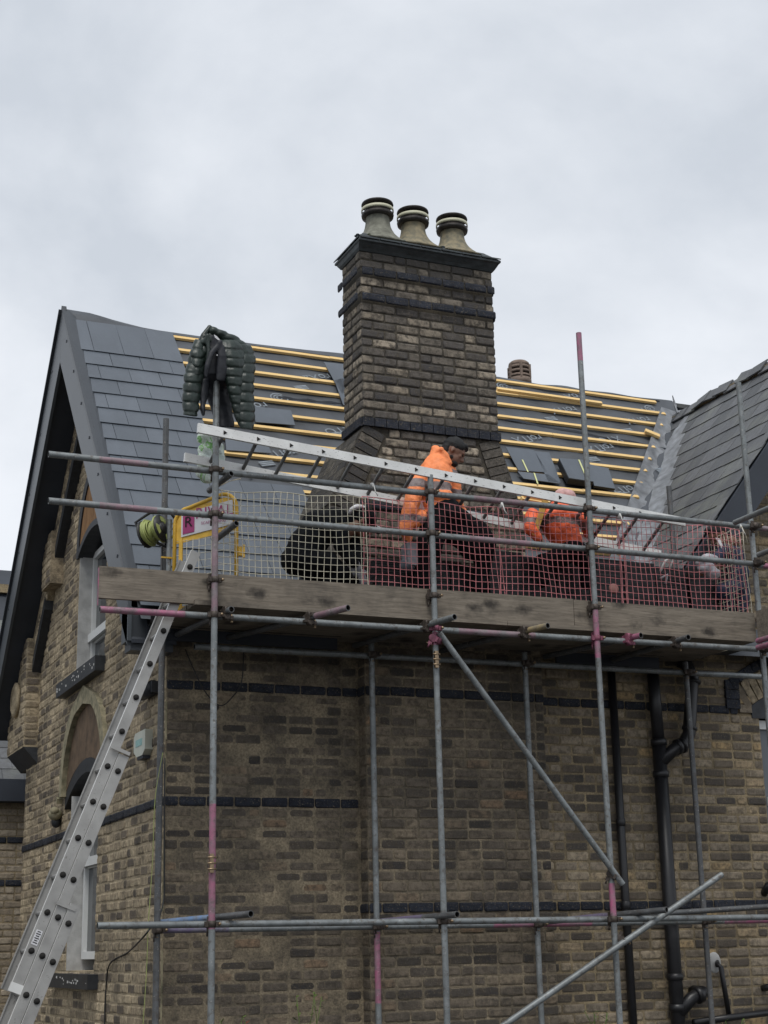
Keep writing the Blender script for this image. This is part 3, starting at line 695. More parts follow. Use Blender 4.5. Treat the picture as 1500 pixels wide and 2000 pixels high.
# battens: each its own part; rows measured on the right and left of the stack
def valley_x(Y):   # left edge of the lead valley on the main slope
    return 7.62+(Y-12.2)*1.02
bat_rows = []
Yb = 14.66
BATG = .1795
y0b = 14.622
k = 0
while y0b-k*BATG > YE+.1: bat_rows.append(y0b-k*BATG); k += 1
def batten(xa, xb, Y, lift=.0, skew=0):
    p, q = rp_(xa, Y, .015+lift), rp_(xb, Y+skew, .015+lift)
    MB().beam(p, q, .046, .027, M['batten'], NR).build('batten', roof)
SLX = 3.97
# widths of slated area per batten row (slates already laid hide the battens)
for i, Y in enumerate(bat_rows):
    xv = min(valley_x(Y), 9.9)
    xa = SLX-.03
    if i == 0: xa = 3.25
    px0, py0 = px_of(rp_(4.5, Y))
    if py0 > 985: xa = 4.72
    j = RND.uniform(-.15, .15)
    if True:
        m1 = 5.9+j*3; segs = [(xa, m1), (m1+.004, min(7.9+j*4, xv-.3)), (min(7.9+j*4, xv-.3)+.004, xv)]
    for a, b in segs:
        if b-a > .1: batten(a, b, Y, skew=RND.uniform(-.006, .006))
# doubled loose batten lying on the second row (right of the stack)
p, q = PR(968, 766)+NR*.045, PR(1172, 795)+NR*.05
MB().beam(p, q, .045, .027, M['batten'], NR).build('loose_batten', label='spare yellow batten lying on the second batten row right of the stack', cat='batten')
p, q = PR(1256, 850)+NR*.06, PR(1285, 860)+NR*.05
MB().beam(p, q, .07, .03, M['batten'], NR).build('timber_offcut', label='short timber offcut resting on a batten near the lead valley', cat='offcut')

# slates
def slate_mesh(wd, ln, mat, th=.006, nm='slate'):
    b = MB(); h = .0
    # local: x width, y up-slope, z normal. bottom edge raised
    z0, z1 = .016, .002
    vs = [(-wd/2, 0, z0), (wd/2, 0, z0), (wd/2, ln, z1), (-wd/2, ln, z1), (-wd/2, 0, z0+th), (wd/2, 0, z0+th), (wd/2, ln, z1+th), (-wd/2, ln, z1+th)]
    b.add(vs, [(3, 2, 1, 0), (4, 5, 6, 7), (0, 1, 5, 4), (2, 3, 7, 6), (1, 2, 6, 5), (3, 0, 4, 7)], mat); return b.mesh(nm)
SM = [slate_mesh(.300, .34, M['slate_new'], nm='new_slate') for _ in range(3)]
SMT = slate_mesh(.300, .65, M['slate_new'], nm='long_slate'); SMH = slate_mesh(.148, .34, M['slate_new'], nm='half_slate'); SMTH = slate_mesh(.148, .65, M['slate_new'], nm='half_long_slate')
BAS = Matrix((V((1, 0, 0)), -DN, NR)).transposed()
GA = .177
def put_slate(me, x, Y, h, par=roof, jit=.4):
    m = (BAS @ Matrix.Rotation(RND.uniform(-.004, .004), 3, 'Z')).to_4x4(); m.translation = rp_(x, Y, h+RND.uniform(0, .002)); return link('slate', me, m, par)
yb0 = 14.24
nrow = int((yb0-11.5)/GA)+1
for i in range(nrow):
    Y = yb0-i*GA; off = 0 if i % 2 == 0 else -.152
    xr = SLX
    ppx, ppy = px_of(rp_(4.3, Y))
    if ppy > 965: xr = 4.72 if i % 2 else 4.87
    x = RX0+.002
    h = .028
    # first piece
    if i % 2 == 0: cuts = [(RX0+.075, SMH if i else SMTH), ]; x = RX0+.152
    else: cuts = []; x = RX0
    for cx_, me in cuts: put_slate(me, cx_, Y, h)
    while x+.15 < xr+.1:
        if x+.31 > xr+.16: break
        put_slate(SMT if i == 0 else RND.choice(SM), x+.151, Y, h); x += .304
    if xr-x > .12: put_slate(SMTH if i == 0 else SMH, x+.075, Y, h)
# separate patches of slate hung on the battens
def patch(pxs, big=False, mat=None):
    pts = [PR(*p) for p in pxs]
    b = MB(); q = [p+NR*.04 for p in pts]; b.prism(q, NR*.007, M['slate_new']); b.build('slate', roof)
patch([(492, 801), (566, 809), (574, 838), (497, 832)])
patch([(436, 850), (515, 862), (528, 893), (440, 887)])
patch([(630, 714), (672, 719), (672, 775), (664, 776)])
patch([(651, 750), (672, 745), (676, 800), (668, 798)])
patch([(985, 880), (1040, 886), (1067, 930), (1010, 926)])
patch([(1008, 928), (1068, 934), (1092, 952), (1020, 942)])
patch([(1041, 888), (1070, 891), (1092, 950), (1068, 948)])
# neat pile of loose slates with a strap on it
def pile(pxs, h, strap, nm, label):
    pts = [PR(*p) for p in pxs]; t = thing(nm, pts[0], label, 'slate pile', 'piles of loose slates on the battens')
    n = 6
    for k in range(n):
        jx = V((1, 0, 0))*RND.uniform(-.004, .004); q = [p+NR*(.04+k*h/n)+jx for p in pts]
        MB().prism(q, NR*(h/n*.8), M['slate_new'] if k == n-1 else M['slate_black']).build('slate', t)
    if strap:
        a, b = (PR(*p)+NR*(.042+h) for p in strap); MB().beam(a, b, .018, .003, M['tape'], NR).build('strap', t)
pile([(1085, 912), (1143, 916), (1152, 958), (1104, 951)], .075, ((1123, 916), (1139, 954)), 'slate_pile', 'thicker pile of loose slates with one pale strap on the battens')
pile([(1146, 917), (1184, 925), (1197, 965), (1156, 959)], .03, None, 'slate_pile', 'thin pile of loose slates beside the right hand scaffold pole')
for a, b in (((1017, 906), (1028, 930)), ((1040, 932), (1047, 953))):
    p, q = PR(*a)+NR*.052, PR(*b)+NR*.052
    MB().beam(p, q, .016, .003, M['tape'], NR).build('yellow_strap', label=('upper' if a[1] < 910 else 'lower')+' pale yellow strip lying on the new slates right of the stack', cat='strip', group='pale strips on the slates')

# prints on the membrane: text upside down with lighter panel
def text(name, s_, size, M4, mat, parent, ext=.0):
    cu = bpy.data.curves.new(name, 'FONT'); cu.body = s_; cu.size = size; cu.extrude = ext; cu.align_x = 'CENTER'; cu.align_y = 'CENTER'; cu.resolution_u = 3
    o = bpy.data.objects.new(name, cu); cu.materials.append(mat); bpy.context.view_layer.update()
    COL.objects.link(o); dg = bpy.context.evaluated_depsgraph_get(); me = bpy.data.meshes.new_from_object(o.evaluated_get(dg)); bpy.data.objects.remove(o)
    return link(name, me, M4, parent)
def print_at(x, y, s_, size, ang=math.pi+.35, shear=.0):
    P = PR(x, y)+NR*.0105
    m = (BAS @ Matrix.Rotation(ang, 3, 'Z')).to_4x4(); m.translation = P
    text('membrane_print', s_, size, m, M['print'], roof)
def logo_at(x, y):
    P = PR(x, y)+NR*.0105; b = MB()
    for R, a0, a1 in ((.075, 0, 300), (.05, 30, 330), (.026, 0, 250)):
        n = 14; pr = None
        for k in range(n+1):
            a = math.radians(a0+(a1-a0)*k/n); u_ = V((1, 0, 0))*math.cos(a)+DN*math.sin(a); c_ = (P+u_*R*1.3, P+u_*(R-.011)*1.3)
            if pr: b.add([pr[0], c_[0], c_[1], pr[1]], [(0, 1, 2, 3)], M['print'])
            pr = c_
    b.build('membrane_logo', roof)
def panel_at(x, y, w_=.16, h=.07):
    P = PR(x, y)+NR*.009; a = math.radians(20); u_ = V((1, 0, 0))*math.cos(a)-DN*math.sin(a); v_ = DN*math.cos(a)+V((1, 0, 0))*math.sin(a)
    b = MB()
    for k in range(3): 
        o_ = v_*(k*.028-.028); b.add([P+o_-u_*w_/2, P+o_+u_*w_/2, P+o_+u_*w_/2+v_*.02, P+o_-u_*w_/2+v_*.02], [(0, 1, 2, 3)], M['print'])
    b.build('membrane_panel', roof)
for x, y, s_ in ((620, 738, 'roXa'), (509, 793, 'ro'), (545, 887, 'rofTX'), (1100, 802, 'rofTX'), (1245, 822, 'rofTX'), (1172, 876, 'rofTX'), (1218, 957, 'rofTX'), (1030, 858, 'rofTX'), (1262, 802, 'M'), (662, 842, 'XTO'), (500, 925, 'rof'), (1120, 775, 'roX'), (1190, 860, 'XTO')):
    print_at(x, y, s_, .17)
for x, y in ((545, 779), (1273, 801), (985, 757)): logo_at(x, y)
for x, y in ((587, 757), (662, 848), (1075, 818), (1224, 841), (1157, 897), (1205, 965), (1290, 918), (520, 905)): panel_at(x, y)

# verge trim and bargeboards of the gable
VX = 2.85
bb = MB()
def bz(Y): return 7.93-1.16*(14.7-Y) if Y < 14.7 else 7.93-1.05*(Y-14.7)
bb.prism([(VX, 11.62, bz(11.62)), (VX, 14.7, 7.93), (VX, 14.7, 7.93-.56), (VX, 11.62, bz(11.62)-.46)], (.03, 0, 0), M['trim'])
bb.build('bargeboard', house, label='grey bargeboard on the right hand rake')
bb = MB(); bb.prism([(VX, 14.703, 7.93), (VX, 17.9, bz(17.9)), (VX, 17.9, bz(17.9)-.40), (VX, 14.703, 7.93-.56)], (.03, 0, 0), M['trim']); bb.build('bargeboard', house, label='grey bargeboard on the left hand rake')
vt = MB(); vt.prism([(VX+.03, 11.6, bz(11.6)+.03), (VX+.03, 14.7, 7.965), (VX+.14, 14.7, 7.90), (VX+.14, 11.6, zroof(11.6)+.06)], NR*-.03, M['trim2'])
vt.prism([(VX-.004, 11.6, bz(11.6)+.028), (VX-.004, 14.7, 7.965), (VX+.03, 14.7, 7.965), (VX+.03, 11.6, bz(11.6)+.028)], NR*-.04, M['trim2'])
vt.prism([(VX-.03, 14.72, 7.95), (VX-.03, 17.95, bz(17.95)+.03), (VX+.14, 17.95, bz(17.95)+.03), (VX+.14, 14.72, 7.95)], (0, .02, -.05), M['trim2'])
vt.build('verge_trim', house)
tip = MB().prism([(VX-.006, 14.67, 7.93), (VX-.006, 14.7, 7.985), (VX-.006, 14.73, 7.93)], (.05, 0, 0), M['trim2']); tip.build('verge_tip', house)
bs = MB()
for k in range(7):
    for Y in (12.0+k*.4,): bs.box((VX-.003, Y, bz(Y)-.1), (.004, .011, .011), M['soffit'])
for k in range(6): 
    Y = 15.1+k*.5; bs.box((VX-.003, Y, bz(Y)-.1), (.004, .011, .011), M['soffit'])
bs.build('bargeboard_screw', house)
sf = MB()
sf.prism([(VX+.03, 11.6, soff(11.6)+.08), (VX+.03, 14.7, soff(14.7)+.03), (GX+.02, 14.7, soff(14.7)+.03), (GX+.02, 11.6, soff(11.6)+.08)], (0, 0, .03), M['soffit'])
sf.prism([(VX+.03, 14.703, soff(14.71)+.03), (VX+.03, 18.1, soff(18.1)+.12), (GX+.02, 18.1, soff(18.1)+.12), (GX+.02, 14.703, soff(14.71)+.03)], (0, 0, .03), M['soffit'])
sf.build('soffit', house)
# boxed end and gutter of the front eaves
ev = MB(); ev.box2((VX+.0, 11.60, 3.93), (VX+.03, 11.80, 4.2), M['trim'])
ev.prism([(VX+.03, 11.62, 3.86), (VX+.03, 11.80, 3.86), (VX+.03, 11.80, 4.2), (VX+.03, 11.62, 4.2)], (.34, 0, 0), M['trim2'])
ev.build('eaves_box', house)
for xa, xb in ((3.0, 4.6), (6.65, 7.7)):
    gt = MB()
    prof = [(.0, .0), (-.02, -.06), (-.07, -.075), (-.11, -.05), (-.12, .0)]
    for a, b in zip(prof, prof[1:]): gt.prism([(xa, 11.60+a[0], 4.12+a[1]), (xb, 11.60+a[0], 4.12+a[1]), (xb, 11.60+b[0], 4.12+b[1]), (xa, 11.60+b[0], 4.12+b[1])], (0, -.004, -.004), M['pipe'])
    gt.box2((xa, 11.605, 3.95), (xb, 11.63, 4.17), M['soffit'])
    gt.build('gutter', house)

# wing roof: slates in courses running along Y, lead valley
NW = V((-TW, 0, 1)).normalized(); DW = V((-1, 0, -TW)).normalized()
def wz(X): return WZ-TW*(WX-X)
def wp(X, Y, h=0): return V((X, Y, wz(X)))+NW*h
def wval(X): return (X-7.62)/1.02+12.2-.02  # plan y of lead's left edge at X
wr = MB(); wr.prism([wp(WX, 11.40), wp(WX, 15.2), wp(7.9, 12.5), wp(7.7, 12.0), wp(7.7, 11.40)], (0, 0, -.04), M['soffit'])
wr.prism([(WX, 11.40, WZ), (WX, 15.5, WZ), (13.0, 15.5, WZ-TW*2.88), (13.0, 11.40, WZ-TW*2.88)], (0, 0, -.04), M['slate_old'])
wroof = wr.build('wing_roof', house)
BW = Matrix((V((0, -1, 0)), -DW, NW)).transposed()
OS = []
for k in range(5):
    r = random.Random(k+50); b = MB(); wd, ln, th = .2535, .33, .005; z0, z1 = .013, .003
    bl = [(-wd/2+r.uniform(0, .004), r.uniform(-.006, .006), z0), (r.uniform(-.04, .04), r.uniform(-.006, .008), z0+.001), (wd/2, r.uniform(-.006, .006), z0)]
    vs = bl+[(wd/2, ln, z1), (-wd/2, ln, z1)]; vt_ = [(a, b_, c_+th) for a, b_, c_ in vs]
    b.add(vs+vt_, [(4, 3, 2, 1, 0), (5, 6, 7, 8, 9)]+[(i, (i+1) % 5, (i+1) % 5+5, i+5) for i in range(5)], M['slate_old']); OS.append(b.mesh('old_slate'))
_b = MB(); _b.box((0, .165, .015), (.061, .165, .0035), M['slate_old']); OSH = _b.mesh('old_half_slate')
X = WX-.16-.02; row = 0; cnt = 0
while X > 7.72:
    ystart = min(wval(X)+.30+.12, 14.9); off = 0 if row % 2 else .128
    y_ = 11.40+.127-off*.0
    if row % 2 == 0:
        m = BW.to_4x4(); m.translation = wp(X, 11.40+.064, .01); link('slate', OSH, m, wroof); cnt += 1
    y_ = 11.40+(.127 if row % 2 else .256)
    while y_ < ystart+.1:
        yc_ = y_+.0
        if yc_-.127 >= 11.38 and yc_+.1 < ystart+.12 and cnt < 300:
            m = (BW @ Matrix.Rotation(RND.uniform(-.006, .006), 3, 'Z') @ Matrix.Rotation(RND.uniform(-.002, .004), 3, 'X')).to_4x4(); m.translation = wp(X, yc_, .01+RND.uniform(0, .002)); link('slate', RND.choice(OS), m, wroof); cnt += 1
        y_ += .256
    X -= .157; row += 1
# ridge of the wing: broken ridge slates lifted here and there
for k in range(15):
    y_ = 11.5+k*.21; h = RND.choice((0, 0, .03, .05)); a = RND.uniform(-.12, .12) if h else 0
    P = V((WX-.05, y_, WZ+.01+h)); ax = (V((0, 1, a)).normalized(), DW, NW)
    MB().box(P, (.13, .09, .008), M['slate_old'], ax).build('ridge_slate', wroof)
rm = MB()
for k in range(16): rm.box(V((WX, 11.45+k*.2, WZ-.0+RND.uniform(-.015, .02))), (.045+RND.uniform(0, .02), .1, .028), M['mortar_wing'])
rm.build('ridge_mortar', wroof)
# lead valley
vl = MB(); vs = []; n = 30
for i in range(n+1):
    t = i/n; Yv = 12.0+(14.52-12.0)*t; xl = valley_x(Yv)
    a = rp_(xl-.09, Yv, .04+.006*math.sin(i*1.7)); b_ = V((xl+.16, Yv+.02, 0)); b_.z = zroof(Yv)+.0+.012*math.sin(i*.9)
    c_ = V((xl+.30, Yv-.1, 0)); c_.z = min(max(wz(c_.x)+.05, zroof(Yv-.05)+.02), WZ+.02); d_ = V((xl+.34, Yv-.14, c_.z+.035))
    d_.z = min(wz(d_.x)+.035, WZ+.03)
    m1 = a.lerp(b_, .5)+V((0, 0, .02*math.sin(i*2.1)))
    vs += [a, m1, b_, c_, d_]
vl.add(vs, [(i*5+j, (i+1)*5+j, (i+1)*5+j+1, i*5+j+1) for i in range(n) for j in range(4)], M['lead'], True)
# torn horn of lead at the top
for q_ in ((1314, 772, 1317, 790, 1325, 800, 1319, 786), (1317, 790, 1322, 806, 1345, 803, 1325, 797), (1345, 803, 1345, 810, 1364, 797, 1356, 797)):
    vl.prism([PY(q_[0], q_[1], 14.3), PY(q_[2], q_[3], 14.3), PY(q_[4], q_[5], 14.3), PY(q_[6], q_[7], 14.3)], (0, .015, 0), M['lead']); vl.build('lead_valley', house)
vk = MB()
for a, b, c_ in (((1309, 865), (1330, 878), (1350, 876)), ((1303, 929), (1322, 939), (1335, 937))):
    vk.tube([PR(*a)+NR*.05, PR(*b)+NR*.06, PR(*c_)+NR*.09], .008, M['cable_k'], 6)
vk.build('valley_crack', house)
# wing verge: bargeboard + soffit facing us
wb = MB(); Yv = 11.36
def wq(X, dz): return V((X, Yv, wz(X)+dz))
wb.prism([wq(WX, .01), wq(7.85, .01), wq(7.85, -.40), wq(WX, -.40)], (0, .03, 0), M['soffit']); wb.build('wing_bargeboard', house)
ws = MB(); ws.prism([(WX, Yv+.03, wz(WX)-.36), (7.85, Yv+.03, wz(7.85)-.36), (7.85, FY-.01, wz(7.85)-.36), (WX, FY-.01, wz(WX)-.36)], (0, 0, .03), M['soffit']); ws.build('wing_soffit', house)
wb2 = MB(); wb2.prism([wq(WX, .01), V((13, Yv, wz(WX)-2.88*TW)), V((13, Yv, wz(WX)-2.88*TW-.4)), wq(WX, -.4)], (0, .03, 0), M['soffit']); wb2.build('wing_bargeboard', house)

# ------------------------------------------------------------------ chimney stack
CX0, CX1, CD = 4.885, 6.20, .43
cs_ = MB(); cs_.box2((CX0+.004, BY+.004, 5.86), (CX1-.004, BY+CD-.004, 7.62), M['mortar_stack'])
# splayed base
BL, BRr = 4.56, 6.42
cs_.prism([(BL, BY+.004, 4.1), (BRr, BY+.004, 4.1), (BRr, BY+.004, 5.25), (CX1, BY+.004, 5.93), (CX0, BY+.004, 5.93), (BL, BY+.004, 5.2)], (0, .85, 0), M['mortar_stack'])
stack = cs_.build('chimney_stack', house)
CR_ = rows(6.02, 7.56, .0828)
lay(stack, (CX0, BY, 0), (1, 0, 0), (0, -1, 0), CR_, lambda i, z: [(0, CX1-CX0)], 'brick_stack', 21, 200, darkrows=(6.02+.0828*13, 6.02+.0828*16), extra_n=lambda c_, z: .035 if any(abs(z-.036-(6.02+.0828*k)) < .03 for k in (13, 16)) else 0)
lay(stack, (CX0, BY+CD, 0), (0, -1, 0), (-1, 0, 0), CR_, lambda i, z: [(0, CD)] if i not in (13, 16) else [(0, CD+.030)], 'brick_stack', 22, 90, darkrows=(6.02+.0828*13, 6.02+.0828*16), extra_n=lambda c_, z: .035 if any(abs(z-.036-(6.02+.0828*k)) < .03 for k in (13, 16)) else 0)
for nn, oo, uu in (((1, 0, 0), (CX1, BY, 0), (0, 1, 0)),):
    lay(stack, oo, uu, nn, CR_, lambda i, z: [(0, CD)], 'brick_stack', 23, 0, darkrows=(6.02+.0828*13, 6.02+.0828*16))
# dentil course of dark headers
for k in range(12):
    x = CX0-.01+.112*k+.05
    MB().box2((x-.05, BY-.03, 5.935), (x+.054, BY+.02, 6.01), M['brick_dark']).build('dentil_brick', stack)
for k in range(4):
    y_ = BY+.0+.108*k+.055
    MB().box2((CX0-.03, y_-.05, 5.935), (CX0+.02, y_+.052, 6.01), M['brick_dark']).build('dentil_brick', stack)
# base coursework between the tumbled sides
def base_int(i, z):
    e = .26 if z > 5.2 else .12
    t = min(1, max(0, (z-5.2)/.73)); l = BL+(CX0-BL)*t; r_ = BRr+(CX1-BRr)*t
    return [(l+.26-BL, r_-.24-BL)] if z > 5.2 else [(0, BRr-BL)]
lay(stack, (BL, BY, 0), (1, 0, 0), (0, -1, 0), rows(4.2, 5.9, .0828), base_int, 'brick_stack', 25, 120, darkrows=(4.2+.0828*12,))
for sgn, (xa, za), (xb, zb) in ((1, (BL, 5.2), (CX0, 5.93)), (-1, (BRr, 5.25), (CX1, 5.93))):
    a, b = V((xa, BY, za)), V((xb, BY, zb)); d = (b-a).normalized(); nn = V((-d.z, 0, d.x))*sgn; L = (b-a).length
    k = 0; t = .03
    while t < L-.02:
        P = a+d*(t+.035)-nn*(.105+.0*k)
        MB().box(P+V((0, -.004, 0)), (.1, .007, .0345), M['brick_base'], (nn, V((0, 1, 0)), d)).build('tumbled_brick', stack)
        t += .08; k += 1
    # sloping shoulder surface
    for q in range(4):
        for t_ in range(9):
            P = a+d*(.045+t_*.095)+nn*.004+V((0, .11+q*.2, 0))
            if t_*.095+.05 < L: MB().box(P, (.0455, .0985, .007), M['brick_base'], (d, V((0, 1, 0)), nn)).build('shoulder_brick', stack)
# cap: coved underside and slab of slates with mortar flaunching
cp = MB(); Yc0, Yc1 = BY-.10, BY+CD+.07; XL, XR = CX0-.045, CX1+.05
def rect(x0, y0, x1, y1, z): return [V((x0, y0, z)), V((x1, y0, z)), V((x1, y1, z)), V((x0, y1, z))]
ZC = 7.592
cp.rings([rect(CX0-.01, BY-.01, CX1+.01, BY+CD+.01, ZC-.008), rect(CX0-.025, BY-.03, CX1+.025, BY+CD+.02, ZC+.012), rect(CX0-.035, BY-.075, CX1+.04, BY+CD+.05, ZC+.045), rect(XL, Yc0, XR, Yc1, ZC+.055), rect(XL, Yc0, XR, Yc1, ZC+.073), rect(CX0+.05, BY+.05, CX1-.05, BY+CD-.05, ZC+.20)], M['capslate'], smooth=False)
cp.build('stack_cap', stack)
for k in range(7):
    wd = (XR-XL)/7; x0_ = XL+k*wd
    for s_ in range(2):
        q = [V((x0_+.004+s_*.01, Yc0-.012+s_*.03, ZC+.077+s_*.016)), V((x0_+wd-.004+s_*.01, Yc0-.012+s_*.03, ZC+.077+s_*.016)), V((min(x0_+wd-.004, CX1-.06), BY+.06, ZC+.165)), V((max(x0_+.004, CX0+.06), BY+.06, ZC+.165))]
        MB().prism(q, (0, 0, .013), M['capslate']).build('cap_slate', stack)
for k in range(4):
    wd = (Yc1-Yc0)/4; y0_ = Yc0+k*wd
    q = [V((XL-.012, y0_+.004, ZC+.077)), V((XL-.012, y0_+wd-.004, ZC+.077)), V((CX0+.06, min(y0_+wd-.004, BY+CD-.06), ZC+.165)), V((CX0+.06, max(y0_+.004, BY+.06), ZC+.165))]
    MB().prism(q, (0, 0, .013), M['capslate']).build('cap_slate', stack)
ms = MB()
for k in range(60):
    x = RND.uniform(CX0+.0, CX1); ms.ball((x, BY+.07+RND.uniform(-.05, .02), ZC+.185+RND.uniform(-.015, .0)), (RND.uniform(.012, .03), .02, .009), M['moss'] if k % 3 else M['capslate'], 4)
ms.build('moss', stack, kind='stuff')
# pots with cowls
PYY = 11.86
for i, (bx, tx, ty, by_) in enumerate(((741, 737, 390, 462), (812, 806, 405, 474), (886, 882, 419, 482))):
    top = PY(tx, ty+12, PYY); bot = PY(bx, by_, PYY); x = top.x; zt = PY(tx, ty+9, PYY).z; zb = ZC+.15
    mt = M['pot_grey'] if i == 0 else M['pot']
    p = MB(); H = zt-.115-zb; cs2 = []
    for t in [j/10 for j in range(11)]:
        r_ = .108+.012*(1-t)+.125*(1-t)**2.8; sq = max(0, 1-t*1.7)
        ring = []
        for k in range(24):
            a = 2*math.pi*k/24+math.pi/24; ca, sa = math.cos(a), math.sin(a); m_ = 1/max(abs(ca), abs(sa)); rr = r_*(1+(m_-1)*sq*.75)
            ring.append(V((x+ca*rr, PYY+sa*rr, zb+H*t)))
        cs2.append(ring)
    p.rings(cs2, mt)
    pot = p.build('chimney_pot', stack)
    q = MB(); z = zb+H
    q.lathe((x, PYY, z-.03), [(.108, 0), (.145, .004), (.15, .028), (.148, .036), (.118, .04), (.108, .085), (.0, .085)], M['cap'], 28)
    for k in range(5):
        a = k*2*math.pi/5+.4; q.box((x+.105*math.cos(a), PYY+.105*math.sin(a), z+.06), (.008, .008, .055), M['cap'])
    q.lathe((x, PYY, z+.098), [(.138, 0), (.149, .002), (.145, .016), (.09, .030), (.0, .035)], M['cap'], 28); q.lathe((x, PYY, z+.094), [(.0, .0), (.147, .0), (.147, .006)], M['cap'], 28)
    q.build('pot_cowl', stack)
    rg = MB(); n = 32; o_ = [V((x+.150*math.cos(2*math.pi*k/n), PYY+.150*math.sin(2*math.pi*k/n), z+.028)) for k in range(n)]; o2 = [v+V((0, 0, .030)) for v in o_]
    i_ = [V((x+.142*math.cos(2*math.pi*k/n), PYY+.142*math.sin(2*math.pi*k/n), z+.028)) for k in range(n)]; i2 = [v+V((0, 0, .030)) for v in i_]
    rg.rings([o_, o2, i2, i_], M['ring'], close=True); rg.build('cowl_ring', stack)
# far pot beyond the ridge
P = PY(1015, 745, 15.3); fp = MB(); r0 = (PY(1035, 740, 15.3)-PY(995, 740, 15.3)).length/2
zt = PY(1015, 709, 15.3).z; zb = PY(1015, 765, 15.3).z; H = zt-zb
fp.lathe((P.x, 15.3, zb-.4), [(r0*.95, 0), (r0*.95, .4+H*.22), (r0*1.02, .4+H*.24), (r0*1.0, .4+H*.42), (r0*.9, .4+H*.42)], M['pot_brown'], 24)
for k in range(3):
    z = zb+H*(.46+k*.15); fp.lathe((P.x, 15.3, z), [(r0*.7, 0), (r0*1.02-k*.006, 0), (r0*.9, H*.09), (r0*.7, H*.1)], M['pot_brown'], 24)
fp.lathe((P.x, 15.3, zb+H*.88), [(r0*.7, -.02), (r0*.92, 0), (r0*.88, H*.08), (r0*.7, H*.14), (.0, H*.16)], M['pot_brown'], 24)
for k in range(6):
    a = k*math.pi/3+.2; fp.box((P.x+r0*.93*math.cos(a), 15.3+r0*.93*math.sin(a), zb+H*.64), (.014, .014, H*.24), M['pot_brown'])
fp.lathe((P.x, 15.3, zb), [(r0*.6, 0), (r0*.6, H*.9)], M['inside'], 16); fp.build('louvred_pot', house)

# ------------------------------------------------------------------ drain pipes and bits on the walls
def pipe(pts, r_, label, collars=(), mat=None):
    b = MB(); b.tube(pts, r_, mat or M['pipe'], 14)
    for c_, d_ in collars: b.lathe(c_, [(r_*1.02, -.035), (r_*1.16, -.03), (r_*1.16, .03), (r_*1.02, .035)], mat or M['pipe'], 14, d_)
    return b.build('drainpipe', house, label=label)
pipe([(7.28, 11.74, 0), (7.28, 11.74, 3.98)], .036, 'slim black downpipe', [((7.28, 11.74, 2.6), (0, 0, 1)), ((7.28, 11.74, 1.9), (0, 0, 1))])
Xp = 7.70
sb = MB(); sb.tube([(Xp, 11.70, 0), (Xp, 11.70, 3.3)], .062, M['pipe'], 16); sb.tube([(Xp, 11.70, 3.3), (Xp, 11.72, 4.05)], .055, M['pipe'], 16)
for z in (3.3, 3.02, 1.30, 1.05): sb.lathe((Xp, 11.70, z), [(.06, -.03), (.073, -.026), (.073, .026), (.06, .03)], M['pipe'], 16)
pz = PY(1330, 1440, 11.68); sb.tube([(Xp, 11.69, 3.12), (Xp+.13, 11.66, 3.24), (Xp+.22, 11.66, 3.27), (Xp+.30, 11.66, 3.38), (Xp+.40, 11.68, 3.9), (Xp+.36, 11.70, 4.02), (Xp+.30, 11.74, 4.05)], [.055, .055, .06, .06, .057, .06, .055], M['pipe'], 14)
for c_, d_ in (((Xp+.17, 11.66, 3.26), (1, 0, .3)), ((Xp+.22, 11.66, 3.275), (1, 0, .3)), ((Xp+.31, 11.66, 3.43), (.2, 0, 1)), ((Xp+.40, 11.68, 3.86), (.2, 0, 1))): sb.lathe(c_, [(.057, -.018), (.07, -.014), (.07, .014), (.057, .018)], M['pipe'], 14, d_)
sb.tube([(Xp, 11.69, 1.0), (Xp+.12, 11.66, 1.12), (Xp+.24, 11.66, 1.17), (Xp+.24, 11.8, 1.17)], .055, M['pipe'], 14); sb.lathe((Xp+.2, 11.66, 1.15), [(.055, -.03), (.072, -.026), (.072, .026), (.055, .03)], M['pipe'], 14, (1, 0, .3))
sb.build('soil_pipe', house, label='fat black soil pipe with branches')
pipe([PY(1400, 1878, 11.8), PY(1402, 1885, 11.74), PY(1408, 1888, 11.72), PY(1424, 1985, 11.72)], .022, 'short black waste pipe')
pipe([PY(1355, 1997, 11.68), PY(1520, 1975, 11.68)], .03, 'horizontal black waste pipe at the bottom right')
pipe([PY(1492, 1745, 11.8), PY(1500, 1730, 11.7), PY(1515, 1725, 11.7)], .035, 'pipe stub'); pipe([PY(1490, 1930, 11.8), PY(1500, 1928, 11.7), PY(1515, 1925, 11.7)], .03, 'pipe stub')
pt = MB(); pt.ball(PY(1395, 1880, 11.79), (.07, .012, .09), M['cement'], 8); pt.build('cement_patch', wing)

# ------------------------------------------------------------------ neighbour house far left
NY = 19.0
nb = thing('neighbour_house', (1, 19.5, 0), 'paler brick building with a dark slate roof at the left edge behind the gable', 'house')
nw = MB(); nw.box2((-4, NY, 0), (4.2, NY+.3, 3.42), M['mortar_wing']); nwall = nw.build('wall', nb)
lay(nwall, (0, NY, 0), (1, 0, 0), (0, -1, 0), rows(.9, 3.3, .0827), lambda i, z: [(0, 4.0)], 'brick_neighbour', 31, 290, darkrows=(2.38+.0, 2.90-.0))
ng = MB(); ng.box2((-4, NY-.22, 3.36), (4.2, NY+.05, 3.62), M['soffit']); ng.build('gutter', nb)
nr_ = MB(); tN = 1.05; nr_.prism([(-4, NY-.18, 3.6), (4.2, NY-.18, 3.6), (4.2, NY+3, 3.6+3.18*tN), (-4, NY+3, 3.6+3.18*tN)], (0, 0, -.06), M['soffit']); nroof = nr_.build('roof', nb)
nN = V((0, -tN, 1)).normalized(); nD = V((0, 1, tN)).normalized()
BN = Matrix((V((1, 0, 0)), nD, nN)).transposed()
